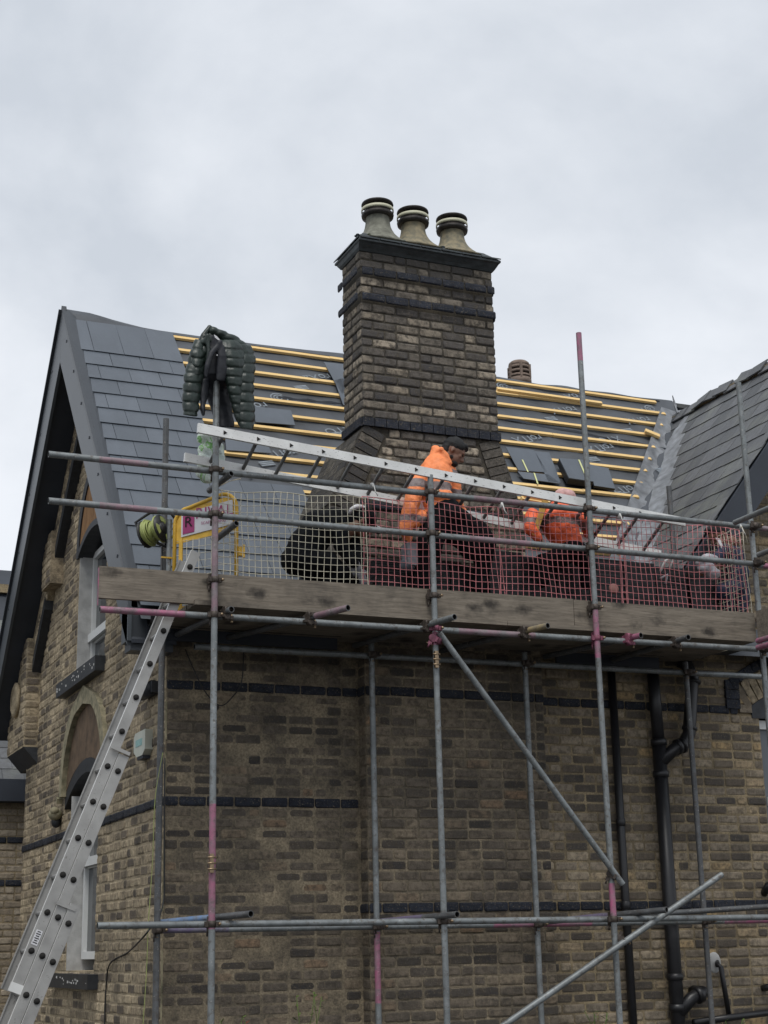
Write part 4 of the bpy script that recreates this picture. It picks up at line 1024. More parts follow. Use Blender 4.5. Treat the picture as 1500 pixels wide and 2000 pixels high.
for i in range(16):
    for k in range(18):
        m = (BN @ Matrix.Rotation(RND.uniform(-.01, .01), 3, 'Z')).to_4x4(); s_ = i*.2; m.translation = V((-.3+k*.256+(.128 if i % 2 else 0), NY-.18, 3.6))+nD*s_+nN*.004; link('slate', RND.choice(OS), m, nroof)
nt_ = MB(); Yr = NY+2.6; zr = 3.6+2.78*tN; nt_.box2((-4, Yr-.1, zr-.02), (4.2, Yr+.1, zr+.1), M['mortar_wing']); nt_.build('ridge', nb)

# ------------------------------------------------------------------ scaffold
scaf = thing('scaffold', (5.6, 11, 0), 'steel tube scaffold with timber deck around the front of the house', 'scaffold')
SY, IY = 10.65, 11.5; R_ = .0242
def stube(name, p, q, mat='galv', segs=None, hollow=True, label=None):
    p, q = V(p), V(q); L = (q-p).length
    sg = [(a, b, M[m]) for a, b, m in segs] if segs else None
    o = MB().tube([p, q], R_, M[mat], 14, hollow=hollow, segs=sg).build(name, scaf)
    if label: o['label'] = label
    return o
def seg_z(z0, z1, lst):  # list of (za,zb,mat) into params
    return [((a-z0)/(z1-z0), (b-z0)/(z1-z0), m) for a, b, m in lst]
z_at = lambda x, y, Y=SY: PY(x, y, Y).z
x_at = lambda x, y, Y=SY: PY(x, y, Y).x
P1x, P2x, P3x, P4x = x_at(417, 1400), x_at(855, 1400), x_at(1175, 1400), x_at(1464, 900)
stube('standard', (P1x, SY, 0), (P1x, SY, z_at(410, 690)), segs=seg_z(0, z_at(410, 690), [(z_at(410, 1815), z_at(412, 1570), 'pink'), (z_at(417, 1200), z_at(418, 990), 'pinkfade')]))
stube('standard', (P2x, SY, 0), (P2x, SY, z_at(840, 928)), segs=seg_z(0, z_at(840, 928), [(z_at(845, 1260), z_at(845, 1235), 'pink')]))
stube('standard', (P3x, SY, 0), (P3x, SY, z_at(1127, 650)), segs=seg_z(0, z_at(1127, 650), [(z_at(1200, 1795), z_at(1200, 1725), 'pink'), (z_at(1160, 1285), z_at(1160, 1185), 'pink'), (z_at(1130, 705), z_at(1127, 650), 'pink')]))
stube('standard', (P4x, SY+.06, 0), (P4x, SY+.06, z_at(1447, 748, SY+.06)))
I1, I2, I3, I4 = x_at(314, 1400, IY), x_at(728, 1400, IY), x_at(1030, 1400, IY), x_at(1350, 1450, IY)
stube('standard', (I1, IY, 0), (I1, IY, z_at(325, 818, IY)), 'galv_dark')
stube('standard', (I2, IY, 0), (I2, IY, 4.0), segs=seg_z(0, 4.0, [(z_at(727, 1960, IY), z_at(727, 1820, IY), 'pink')]))
stube('standard', (I3, IY, 0), (I3, IY, 4.0)); stube('standard', (I4, IY, 0), (I4, IY, 4.0), 'galv_dark')
p = PY(1265, 955, IY); stube('standard', (x_at(1310, 1000, IY), IY, 4.1), (x_at(1310, 1000, IY), IY, z_at(1308, 950, IY)), 'galv_dark')
RY = SY+.05
def rail(name, a, b, mat='galv', Y=RY, segs=None, label=None):
    p, q = PY(*a, Y), PY(*b, Y); return stube(name, p, q, mat, segs, label=label)
rail('guard_rail', (95, 887), (1462, 1029), segs=[(.06, .12, 'pinkfade'), (.56, .64, 'pinkfade')], label='upper guard rail')
rail('guard_rail', (95, 978), (1470, 1101), segs=[(.06, .13, 'pinkfade'), (.55, .64, 'pinkfade')], label='lower guard rail')
rail('ledger', (195, 1190), (1478, 1268), segs=[(.0, .11, 'pink'), (.5, .62, 'pinkfade')])
rail('ledger', (190, 1808), (1540, 1791))
p, q = PY(380, 1263, IY), PY(1492, 1322, IY); stube('ledger', p, q)
rail('ledger', (300, 1817), (1540, 1797), Y=IY+.02, segs=[(.0, .1, 'purple'), (.49, .65, 'pink'), (.88, 1, 'pink')])
rail('brace', (858, 1236), (1216, 1727), Y=SY-.05)
p, q = PY(1410, 1708, SY-.06), PY(985, 2002, SY-.06); stube('brace', q+(q-p)*.5, p, 'galv')
# transoms under the deck
coup_later = []
for (x, y, m, xo) in ((452, 1190, 'galv', -.12), (680, 1187, 'pinkfade', -.5), (888, 1205, 'galv', -.3), (1070, 1222, 'yellowtube', -.35), (1252, 1241, 'pink', -.3), (1345, 1251, 'galv_dark', -.05)):
    a = PZ(x, y, 4.0); 
    if a.y > 10.62: a = PY(x, y, 10.5)
    b = V((a.x+xo, 11.63, 4.0)); tt = (RY-a.y)/(b.y-a.y); coup_later.append((a.x+(b.x-a.x)*tt, RY, 3.975, 1 if m == 'pink' else 0)); stube('transom', (a.x, a.y, 4.0), b, 'galv_dark', segs=[(0, .25, m)])
for (x, y, xi, m) in ((490, 1785, 305, 'blue'), (893, 1786, 715, 'purple'), (1302, 1777, 1040, 'purple')):
    a = PY(x, y, 10.45); b = PY(xi, 1803, IY+.1); stube('transom', a, V((b.x, b.y, b.z)), 'galv_dark', segs=[(.35, 1, m)])
a = PY(1240, 1800, 11.4); stube('transom', PY(1250, 1787, IY-.1), PY(1540, 1768, 11.3), 'galv_dark')
# short stub tubes at the guard rail couplers
for x, y in ((430, 925), (440, 1022)):
    a = PY(x+22, y, SY-.02); b = PY(x-22, y+34, 10.9); stube('rail_stub', a, b, 'galv_dark')
# return rails coming towards the viewer on the right
for (x, y, z_) in ((1432, 1027, None), (1478, 1090, None)):
    a = PY(x, y, 10.62); stube('return_rail', a+V((.02, 0, .03)), a+V((.02, -3.0, .03)))
for y0 in (1253, 1240): 
    a = PY(1480, y0+12, 10.6); stube('return_ledger', a, a+V((.05, -2.8, 0)), 'pink')
stube('return_rail', PY(1462, 1029, RY+.12), PY(1560, 1040, RY+.12), 'galv', [(0.2, 1, 'pinkfade')]); stube('return_rail', PY(1470, 1103, RY+.12), PY(1560, 1112, RY+.12), 'galv', [(.2, 1, 'pink')])
# couplers
def coupler_mesh(mk):
    b = MB(); m = M[mk]
    b.lathe((0, 0, -.026), [(.0255, 0), (.032, .002), (.032, .05), (.0255, .052)], m, 12)
    b.lathe((-.026, .05, 0), [(.0255, 0), (.032, .002), (.032, .05), (.0255, .052)], m, 12, (1, 0, 0))
    b.box((0, .026, 0), (.03, .012, .03), m); b.box((.042, -.01, 0), (.016, .014, .018), m); b.box((-.042, .0, 0), (.014, .01, .02), m)
    b.box((0, .05, .045), (.018, .014, .014), m); b.box((0, .05, -.045), (.02, .018, .014), m)
    b.tube([(.05, -.045, 0), (.05, .02, 0)], .007, M['bolt'], 6); b.tube([(0, .02, -.055), (0, .085, -.055)], .007, M['bolt'], 6); b.lathe((.05, -.05, 0), [(.012, 0), (.012, .012)], M['bolt'], 6, (0, 1, 0))
    b.tube([(-.02, .05, -.05), (-.02, .05, -.09)], .008, m, 6)
    return b.mesh('coupler')
CM = [coupler_mesh('coupler'), coupler_mesh('coupler_pink')]
def coup(x, y, z, k=0, rz=0, rx=0):
    m = Matrix.Translation((x, y, z)) @ Euler((rx, 0, rz)).to_matrix().to_4x4(); link('coupler', CM[k], m @ Matrix.Scale(.92, 4), scaf)
def rz_of(a, b, X, Y):  # rail height at X
    p, q = PY(*a, Y), PY(*b, Y); return p.z+(q.z-p.z)*(X-p.x)/(q.x-p.x)
for X, k in ((P1x, 0), (P2x, 1), (P3x, 1), (P4x, 0)):
    for a, b in (((95, 887), (1462, 1029)), ((95, 978), (1470, 1101))): coup(X, SY, rz_of(a, b, X, RY))
    coup(X, SY, rz_of((195, 1190), (1478, 1268), X, RY), k); coup(X, SY, rz_of((190, 1808), (1540, 1791), X, RY), 0)
    coup(X, SY, rz_of((195, 1118), (1478, 1210), X, RY)-.005, 0, rz=.3)
for X in (I1, I2, I3, I4):
    coup(X, IY-.05, rz_of((300, 1817), (1540, 1797), X, IY), 0, rz=.1)
    if X != I1: coup(X, IY-.05, 3.9, 0)
for x, y, z, m in coup_later: coup(x, y-.03, z-.01, m, rz=.2, rx=1.57)
for x, y in ((858, 1250), (1205, 1712), (1222, 1838)):
    P = PY(x, y, SY-.05); coup(P.x, P.y+.02, P.z, 1 if y == 1250 else 0, rz=.9, rx=.5)
# spigot joint pins
for x, y in ((413, 1686), (852, 1288)):
    P = PY(x, y, SY-.035); b = MB(); b.box(P, (.014, .014, .065), M['bolt']); 
    for dz in (-.04, 0, .04): b.tube([P+V((-.03, -.01, dz)), P+V((.03, -.01, dz))], .008, M['bolt'], 6)
    b.build('joint_pin', scaf)
# deck boards
DZ = 4.045
deck_x0 = PY(322, 1235, 11.5).x
for k in range(5):
    y0_ = 10.70+k*.21
    for xa, xb in ((3.12+RND.uniform(-.03, .03), 5.7), (5.704, 8.07+RND.uniform(-.02, .02))):
        MB().box2((xa, y0_, DZ), (xb, y0_+.205, DZ+.036), M['board']).build('deck_board', scaf)
# toe boards
def toe(a, b, Y, th=.036, name='toe_board', lab=None):
    p, q = PY(*a, Y), PY(*b, Y); h = .235
    MB().prism([p, q, q-V((0, 0, h)), p-V((0, 0, h))], (0, th, 0), M['board']).build(name, scaf, label=lab)
toe((194, 1105), (1119, 1170), RY+.028); 
toe((1120, 1171), (1473, 1197), RY+.032)
MB().box2((2.41, RY+.025, PY(194, 1180, RY).z-.003), (2.416, RY+.03, PY(194, 1106, RY).z-.004), M['pink']).build('board_end_band', scaf)
p = PY(1476, 1194, 10.6); MB().prism([p, p+V((0, -2.6, 0)), p+V((0, -2.6, -.235)), p+V((0, 0, -.235))], (.036, 0, 0), M['board']).build('toe_board', scaf, label='toe board of the return side')

# ------------------------------------------------------------------ mesh guards
def guard(x0, x1, ztl, ztr, zb, Y, mk, label, axis='X', droop=0):
    b = MB(); m = M[mk]; nxw = max(3, int(round((x1-x0)/.0505))); nz = 17
    def P(u, v):
        x = x0+(x1-x0)*u; zt = ztl+(ztr-ztl)*u; z = zb+(zt-zb)*v
        w_ = .016*math.sin(u*5+v*3+x0*7)+.008*math.sin(u*17+x0*3)*math.sin(v*7)+droop*u*(1-v)*.4
        x += .006*math.sin(v*6+u*9+x0*5); z += .007*math.sin(u*13+v*2+x0*4)*(.4+v)+.004*math.sin(u*31)
        yy = Y+.02*v+w_
        return V((x, yy, z)) if axis == 'X' else V((Y+w_, x, z))
    r_ = .0027
    for i in range(nxw+1):
        rr = r_*1.5 if i in (0, nxw) else r_
        b.tube([P(i/nxw+.002*math.sin(v*9+i), v/6) for v in range(7)], rr, m, 4)
    for j in range(nz+1):
        rr = r_*1.6 if j == nz else r_
        b.tube([P(i/10, j/nz)+V((0, .004, 0)) for i in range(11)], rr, m, 4)
    return b.build('mesh_guard', label=label, cat='mesh guard', group='wire mesh guards hung on the scaffold rails')
def gx(x, y=1060): return x_at(x, y, RY+.09)
GY = RY+.095
zt = lambda x, y: PY(x, y, GY).z
zbm = 4.07
guard(gx(424), gx(717), zt(432, 955), zt(715, 972), zbm, GY, 'wire_cream', 'cream wire mesh guard beside the yellow gate')
guard(gx(713), gx(982), zt(715, 970), zt(980, 990), zbm, GY+.01, 'wire_pink', 'pink wire mesh guard in front of the standing worker')
guard(gx(976), gx(1220), zt(980, 992), zt(1220, 1010), zbm, GY, 'wire_pink', 'pink wire mesh guard in front of the crouching orange worker')
guard(gx(1212), gx(1450), zt(1220, 1012), zt(1445, 1032), zbm, GY+.01, 'wire_pink', 'rightmost pink wire mesh guard of the long side')
xg = gx(1452); zg = PY(1452, 1026, GY).z
guard(GY+.03, 11.75, zg, zg, zbm, xg+.03, 'wire_cream', 'cream wire mesh guard closing the right end of the deck', axis='Y')
for k_, (x, y) in enumerate(((730, 948), (982, 985), (1212, 1005), (1448, 1027))):
    tb = MB(); P = PY(x, y, RY-.028); tb.lathe(P+V((-.012, .03, 0)), [(.0265, 0), (.029, .002), (.029, .018), (.0265, .02)], M['tie'], 10, (1, 0, 0)); tb.tube([P, P+V((.01, -.005, -.05)), P+V((.03, -.01, -.085))], .005, M['tie'], 5)
    tb.build('cable_tie', label='white cable tie '+('hanging where cream and pink guards meet', 'hanging midway between the second and third poles', 'hanging just right of the third pole', 'at the right end of the top rail')[k_], cat='cable tie', group='cable ties on the top rail')
MB().tube([PY(1448, 1028, RY-.03), PY(1456, 1045, RY-.03), PY(1461, 1062, RY-.03)], .005, M['twine'], 5).build('twine', label='cream twine dangling from the right end of the top rail', cat='twine')
MB().tube([PY(470, 935, RY-.03), PY(447, 940, RY-.03), PY(432, 948, RY-.03)], .004, M['twine'], 5).build('twine', label='cream twine tied to the top rail at the left front pole', cat='twine')

# ------------------------------------------------------------------ yellow gate
ga = PY(342, 998, 11.24); ZG = ga.z+.01; gb = ga+V((math.cos(math.radians(44)), -math.sin(math.radians(44)), 0))*.53; gdir = (gb-ga); gdir.z = 0; Lg = gdir.length; gd = gdir.normalized(); gn = V((gd.y, -gd.x, 0))
gate = thing('access_gate', (ga.x, ga.y, 4.08), 'yellow framed mesh gate with a white and magenta RIVAL sign', 'gate')
def gp(u, z, n_=0): return V((ga.x, ga.y, 0))+gd*u+V((0, 0, z))+gn*n_
fr = MB(); zb = 4.09; rc = .12; pts = [gp(0, zb-.04), gp(0, ZG-rc)]
for k in range(1, 6): a = math.pi/2*k/5; pts.append(gp(rc-rc*math.cos(a), ZG-rc+rc*math.sin(a)))
pts.append(gp(Lg-rc, ZG+.075))
for k in range(1, 6): a = math.pi/2*k/5; pts.append(gp(Lg-rc+rc*math.sin(a), ZG+.075-rc+rc*math.cos(a)))
pts.append(gp(Lg, zb))
fr.tube(pts, .0155, M['yellow'], 10); fr.tube([gp(0, zb), gp(Lg, zb)], .0155, M['yellow'], 8)
fr.beam(gp(.055, zb), gp(.055, ZG-.08), .012, .03, M['yellow'], gd)
fr.build('gate_frame', gate)
MB().prism([gp(.0, ZG-.28), gp(Lg, ZG-.22), gp(Lg, ZG+.0), gp(Lg-.08, ZG+.05), gp(.1, ZG-.005), gp(.0, ZG-.09)], gn*-.006, M['yellow']).build('sign_backing', gate)
MB().prism([gp(.06, ZG-.23, .008), gp(Lg-.03, ZG-.175, .008), gp(Lg-.03, ZG+.02, .008), gp(.06, ZG-.045, .008)], gn*-.004, M['sign']).build('sign_panel', gate)
MB().prism([gp(.075, ZG-.21, .012), gp(.175, ZG-.20, .012), gp(.175, ZG-.03, .012), gp(.075, ZG-.045, .012)], gn*-.003, M['magenta']).build('sign_logo', gate)
GB = Matrix((gd, V((0, 0, 1)), gn)).transposed()
def gtext(s_, u, z, size, mat, nm='sign_lettering', off=.014):
    m = GB.to_4x4(); m.translation = gp(u, z, off); o = text(nm, s_, size, m, mat, gate)
gtext('RIVAL', .345, ZG-.062, .125, M['magenta']); gtext('SCAFFOLDING', .34, ZG-.14, .032, M['magenta']); gtext('R', .125, ZG-.12, .12, M['inside'], off=.0165)
gm = MB(); n = 10
for i in range(1, n): gm.tube([gp(Lg*i/n, zb), gp(Lg*i/n, ZG-.25)], .0022, M['wire_cream'], 4)
for j in range(11): z = zb+(ZG-.26-zb)*j/10; gm.tube([gp(0, z), gp(Lg, z+.0)], .0022, M['wire_cream'], 4)
gm.build('gate_mesh', gate)
hn = MB(); 
for z in (zb+.42,): hn.box(gp(Lg+.035, z), (.02, .02, .035), M['yellow']); hn.box(gp(Lg+.06, z), (.008, .012, .05), M['yellow'])
hn.box(gp(-.05, ZG-.38), (.06, .008, .006), M['yellow']); hn.build('gate_latch', gate)
gpst = MB(); a = PY(331, 1015, 11.3); gpst.tube([(a.x, 11.3, 3.95), a], .02, M['galv'], 10, hollow=True); gpst.build('gate_post', gate)
MB().prism([PY(352, 1185, 11.2), PY(382, 1180, 11.2), PY(360, 1192, 11.2)], (0, .02, 0), M['yellow']).build('gate_foot', gate)

# ------------------------------------------------------------------ cable reel hung on the inner pole
rc_ = PY(300, 1038, 11.35); ax = V((.62, -.70, .18)).normalized()
reel = thing('cable_reel', rc_, 'black cable reel wound with lime yellow cable beside the gate', 'cable reel')
u_, w_ = frame(ax)
b = MB(); b.lathe(rc_, [(.02, .075), (.108, .072), (.112, .082), (.02, .086)], M['cable_k'], 22, ax); b.lathe(rc_, [(.02, -.085), (.11, -.085), (.11, -.075), (.02, -.075)], M['cable_k'], 22, ax); b.lathe(rc_, [(.045, -.08), (.045, .095)], M['cable_k'], 14, ax)
b.build('reel_drum', reel)
for a0 in (50, 170, 290):
    pts = []
    for k in range(7): a = math.radians(a0+k*9); pts.append(rc_+ax*.088+(u_*math.cos(a)+w_*math.sin(a))*.095)
    for k in range(6, -1, -1): a = math.radians(a0+k*9); pts.append(rc_+ax*.088+(u_*math.cos(a)+w_*math.sin(a))*.055)
    MB().prism(pts, ax*.004, M['cable_y']).build('reel_sticker', reel)
pts = []
for k in range(13*16):
    a = k/16*2*math.pi; s_ = (k/16) % 13; r2 = .082+.02*math.sin(k*.037)+.006*math.sin(k*.9); pts.append(rc_+ax*(-.065+.13*s_/13)+(u_*math.cos(a)+w_*math.sin(a))*r2)
MB().tube(pts, .0075, M['cable_y'], 6).build('wound_cable', reel)
b = MB(); b.tube([rc_-ax*.09-w_*.1, rc_-ax*.1+V((-.06, 0, .1)), rc_+V((-.03, 0, .15)), rc_+ax*.1+V((.05, 0, .12)), rc_+ax*.11+V((.09, 0, .06))], .013, M['cable_k'], 8)
b.tube([rc_+V((.03, 0, -.09)), rc_+V((.09, -.02, -.12)), rc_+V((.13, 0, -.02))], .014, M['cable_k'], 7); b.build('reel_handle', reel)
b = MB(); b.tube([rc_+V((.1, -.03, .0)), rc_+V((.13, -.05, .06)), rc_+V((.16, -.03, .07)), rc_+V((.15, -.03, -.02)), rc_+V((.12, -.03, -.09))], .006, M['cable_y'], 6)
b.tube([rc_+V((.07, 0, -.12)), rc_+V((.075, 0, -.3)), rc_+V((.08, 0, -.42))], .005, M['cable_k'], 6); b.build('reel_lead', reel)

# ------------------------------------------------------------------ ladders
def stile_bar(b, p, q, depth, wd, mat, up, edge=None):
    p, q = V(p), V(q); x = (q-p).normalized(); z = V(up); z = (z-x*z.dot(x)).normalized(); y = z.cross(x)
    b.box((p+q)/2, ((q-p).length/2, wd/2, depth/2), mat, (x, y, z))
    if edge:
        for s_ in (-1, 1): b.box((p+q)/2+z*(depth/2-.004)*s_, ((q-p).length/2, wd/2+.004, .0045), edge, (x, y, z))
    return x, y, z
a0 = PY(386, 836, 10.52); a1 = PY(843, 921, SY-.005); a3 = PY(1337, 1020, 10.80)
ladA = thing('roof_ladder', a0, 'long scuffed aluminium ladder lying on its side along the top rail', 'ladder')
near = (a0, a3); dl = (a3-a0).normalized()
wv_ = PY(357, 893, 10.93)-a0; wv_ = V((0, .385, -.055)); 
# fit far stile so that its left end lands where the photograph shows it
f0 = a0+V((-.0, .39, -.06)); f1 = a3+V((.05, .39, -.06))
fl = PY(360, 893, 10.92); fr_ = PY(1290, 1083, 11.19)
b = MB(); X_, Y_, Z_ = stile_bar(b, near[0], near[1], .074, .026, M['alu'], (0, 0, 1)); b.build('stile', ladA)
b = MB(); stile_bar(b, fl, fr_, .070, .026, M['alu'], (0, 0, 1)); b.build('stile', ladA)
L = (a3-a0).length; hole0 = (PY(438, 837, 10.54)-a0).dot(dl); k = 0
dn, df = (a3-a0).normalized(), (fr_-fl).normalized()
while hole0+k*.27 < L-.05:
    p = a0+dn*(hole0+k*.27); q = fl+df*(hole0+k*.27)
    MB().tube([p+Y_*0, q], .0155, M['rung'], 8).build('rung', ladA)
    c_ = p-V((0, .0145, 0)); MB().lathe(c_, [(.0, 0), (.017, 0), (.020, .003), (.013, .005)], M['inside'], 3, (dn.y*-1, -1, 0)).build('rung_end', ladA)
    k += 1
# access ladder, three overlapping sections
LY = 10.79
lad = thing('access_ladder', PY(52, 1990, LY), 'tall triple extension aluminium ladder leaning against the left end of the deck', 'ladder')
def inplane(x, y, Y=LY): return PY(x, y, Y)
hA = [inplane(370, 1108), inplane(52, 1878)]; dA = (hA[1]-hA[0]).normalized(); nA = V((dA.z, 0, -dA.x))
if nA.x < 0: nA = -nA
def section(i, top, bot, off, Yn, width, holes0, mat, first):
    """centre line top->bot in the near plane; width into +Y"""
    sec = []
    for s_, Yq in ((0, Yn), (1, Yn+width)):
        p, q = V(top), V(bot); p.y = q.y = Yq
        b = MB(); x = (q-p).normalized(); z = V((-x.z, 0, x.x)); y = V((0, 1, 0))
        Lq = (q-p).length
        b.box((p+q)/2, (Lq/2, .010, .036), mat, (x, y, z))
        for e in (-1, 1): b.box((p+q)/2+z*.034*e+y*(.006 if s_ == 0 else -.006), (Lq/2, .014, .0035), M['alu_edge'] if s_ == 0 and e == (1 if z.x < 0 else -1) else mat, (x, y, z))  # one flange of the near stile is paler, its highlight put into the colour
        b.build('stile', lad)
    p, q = V(top), V(bot); p.y = q.y = Yn; x = (q-p).normalized(); Lq = (q-p).length
    t = holes0
    while t < Lq-.03:
        if t > .02:
            c_ = p+x*t; MB().tube([c_+V((0, .0, 0)), c_+V((0, width, 0))], .0155, M['alu2'], 8).build('rung', lad)
            MB().lathe(c_+V((0, -.0135, 0)), [(.0, 0), (.015, 0), (.022, .002), (.022, .004)], M['inside'], 9, (0, -1, 0)).build('rung_end', lad)
        t += .265
topA, botA = hA[0]-dA*.13, hA[1]+dA*.20
offB = (inplane(231, 1508)-inplane(208, 1507)).dot(nA)
offC = offB+(inplane(131, 1804)-inplane(107, 1803)).dot(nA)
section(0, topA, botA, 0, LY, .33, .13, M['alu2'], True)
hB = inplane(231, 1508); tB = (hB-hA[0]).dot(dA)
B0 = hA[0]+nA*offB
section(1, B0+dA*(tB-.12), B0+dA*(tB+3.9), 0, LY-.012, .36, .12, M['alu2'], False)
hC = inplane(131, 1804); tC = (hC-hA[0]).dot(dA); C0 = hA[0]+nA*offC
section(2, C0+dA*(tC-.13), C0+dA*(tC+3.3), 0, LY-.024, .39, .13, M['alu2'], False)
b = MB()
for t_, o_, n_ in ((tB-.14, offB*.5, .1), (tC-.1, offB+.02, .1)):
    c_ = hA[0]+dA*t_+nA*o_; c_.y = LY-.035; b.box(c_, (.012, .006, .07), M['alu2'], (dA, V((0, 1, 0)), nA))
b.build('ladder_bracket', lad)
c_ = hA[0]+dA*((inplane(68, 1830)-hA[0]).dot(dA)); c_.y = LY-.0125
lb = MB(); lb.box(c_, (.05, .0012, .022), M['sign'], (dA, V((0, 1, 0)), nA))
for k in range(6): lb.box(c_+dA*(-.04+k*.015)+V((0, -.002, 0)), (.003, .001, .016 if k % 2 else .012), M['inside'], (dA, V((0, 1, 0)), nA))
lb.build('rating_sticker', lad)
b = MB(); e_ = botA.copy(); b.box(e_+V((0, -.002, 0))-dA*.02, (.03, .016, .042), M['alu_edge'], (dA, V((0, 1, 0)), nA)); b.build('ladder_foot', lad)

# ------------------------------------------------------------------ alarm box, cables, plants
ab = thing('alarm_box', (GX, 12.3, 3.2), 'cream burglar alarm box on the gable wall near the corner', 'alarm box')
p = [PX(274, 1430, GX-.07), PX(307, 1418, GX-.07), PX(308, 1462, GX-.07), PX(290, 1474, GX-.07), PX(276, 1470, GX-.07)]
y0_, y1_, z0_, z1_ = 12.12, 12.62, 3.10, 3.36
q = [(GX-.07, 12.16, 3.33), (GX-.07, 12.48, 3.33), (GX-.07, 12.52, 3.30), (GX-.07, 12.52, 3.18), (GX-.07, 12.42, 3.13), (GX-.07, 12.24, 3.13), (GX-.07, 12.16, 3.17)]
b = MB(); q2 = [(GX, y+(.015 if y < 12.3 else .0), z) for _, y, z in q]; n = len(q)
b.add(q+q2, [tuple(range(n)), tuple(range(2*n-1, n-1, -1))]+[(i, i+n, (i+1) % n+n, (i+1) % n) for i in range(n)], M['alarm']); b.build('box_cover', ab)
MB().box((GX-.072, 12.35, 3.24), (.0015, .10, .028), M['alarmtext']).build('box_label', ab)
MB().box((GX-.035, 12.33, 3.117), (.03, .09, .012), M['soffit']).build('box_base', ab)
def cable(pts, r_, mat, name, label):
    P = [V(p) for p in pts]; out = []
    for i in range(len(P)-1):
        a, b_, c_, d_ = P[max(i-1, 0)], P[i], P[i+1], P[min(i+2, len(P)-1)]
        for k in range(6):
            t = k/6; out.append(.5*((2*b_)+(-a+c_)*t+(2*a-5*b_+4*c_-d_)*t*t+(-a+3*b_-3*c_+d_)*t**3))
    out.append(P[-1]); MB().tube(out, r_, mat, 6).build(name, label=label, cat='cable')
cable([PY(318, 1470, 11.4), PY(303, 1560, 11.4), PY(298, 1680, 11.4), PY(290, 1800, 11.4), PY(286, 1900, 11.4), PY(280, 1990, 11.4), PY(278, 2040, 11.4)], .003, M['cable_y'], 'cable', 'lime yellow cable hanging down beside the corner pole')
cable([PY(294, 1812, 11.4), PY(280, 1830, 11.5), PX(250, 1860, GX-.02), PX(215, 1882, GX-.02), PX(207, 1930, GX-.02), PX(204, 2010, GX-.02)], .007, M['cable_k'], 'cable', 'black cable crossing the gable wall below the corner pole')
cable([PY(322, 1480, 11.77), PY(321, 1600, 11.77), PY(321, 1700, 11.77), PY(320, 1755, 11.77), PY(312, 1790, 11.7)], .006, M['cable_k'], 'cable', 'black cable running down the house corner')
cable([PY(362, 1268, 11.75), PY(375, 1300, 11.75), PY(400, 1350, 11.75), PY(430, 1378, 11.75), PY(455, 1360, 11.75), PY(472, 1330, 11.75), PY(476, 1270, 11.75)], .005, M['cable_k'], 'cable', 'thin black cable looping over the dark band under the deck')
cs3 = MB(); [cs3.box2((GX-.006, FY-.014, z_), (GX+.006, FY-.010, z_+.3), M['stone']) for z_ in (1.0, 1.31, 1.9, 2.2, 2.8, 3.2)]; cs3.build('corner_bead', front)
def plant(x, y, Y, n, label, h, red=0):
    P = PY(x, y, Y); t = thing('wall_weed', (P.x, P.y, P.z-h), label, 'weed', 'weeds along the foot of the wall'); st = MB(); lf = MB(); r = random.Random(int(x))
    for k in range(n):
        b0 = V((P.x+r.uniform(-.08, .08), P.y+r.uniform(-.04, .04), P.z-h-.1)); tp_ = b0+V((r.uniform(-.12, .12), r.uniform(-.08, .03), h*r.uniform(.7, 1.15)+.1))
        st.tube([b0, b0.lerp(tp_, .5)+V((.01, 0, 0)), tp_], .003, M['leaf'], 5)
        for j in range(6):
            c_ = b0.lerp(tp_, .45+.55*j/5); a = r.uniform(0, 6.28); d = V((math.cos(a), math.sin(a)*.6, r.uniform(-.3, .6))).normalized()*r.uniform(.03, .065); s_ = V((-d.y, d.x, .3*d.z)).normalized()*.011
            lf.add([c_, c_+d*.5+s_, c_+d, c_+d*.5-s_], [(0, 1, 2, 3)], M['leaf_red'] if r.random() < red else M['leaf'])
    st.build('stem', t); lf.build('foliage', t)
plant(600, 1945, 11.6, 4, 'thin leafy weed against the brick left of the first inner pole', .22, .1)
plant(470, 1990, 11.6, 3, 'sparse weed with a red leaf right of the first front pole', .12, .6)
plant(1170, 1975, 11.6, 5, 'bright green weed left of the slim black downpipe', .13)
plant(1425, 1995, 11.5, 3, 'small weed tip in front of the bottom right waste pipe', .08)
plant(560, 2005, 11.6, 3, 'low weed at the bottom edge beside the leafy weed', .15)

# ------------------------------------------------------------------ remeshed soft bodies
def soft(b, name, parent, vox=.014, smooth=4, label=None, disp=None):
    o = b.build(name, parent); m = o.modifiers.new('r', 'REMESH'); m.mode = 'VOXEL'; m.voxel_size = vox; m.use_smooth_shade = True
    s_ = o.modifiers.new('s', 'SMOOTH'); s_.iterations = smooth; s_.factor = .5
    if disp:
        tx = bpy.data.textures.get('folds') or bpy.data.textures.new('folds', 'CLOUDS'); tx.noise_scale = .09; tx.noise_depth = 2
        d = o.modifiers.new('d', 'DISPLACE'); d.texture = tx; d.strength = disp; d.mid_level = .5; d.texture_coords = 'GLOBAL'
    if label: o['label'] = label
    return o
def limb(b, pts, rs, mat, n=10):
    pts = [V(p) for p in pts]
    b.tube(pts, list(rs), mat, n)
    for p, r_ in zip(pts, rs): b.ball(p, r_*.99, mat, 5)

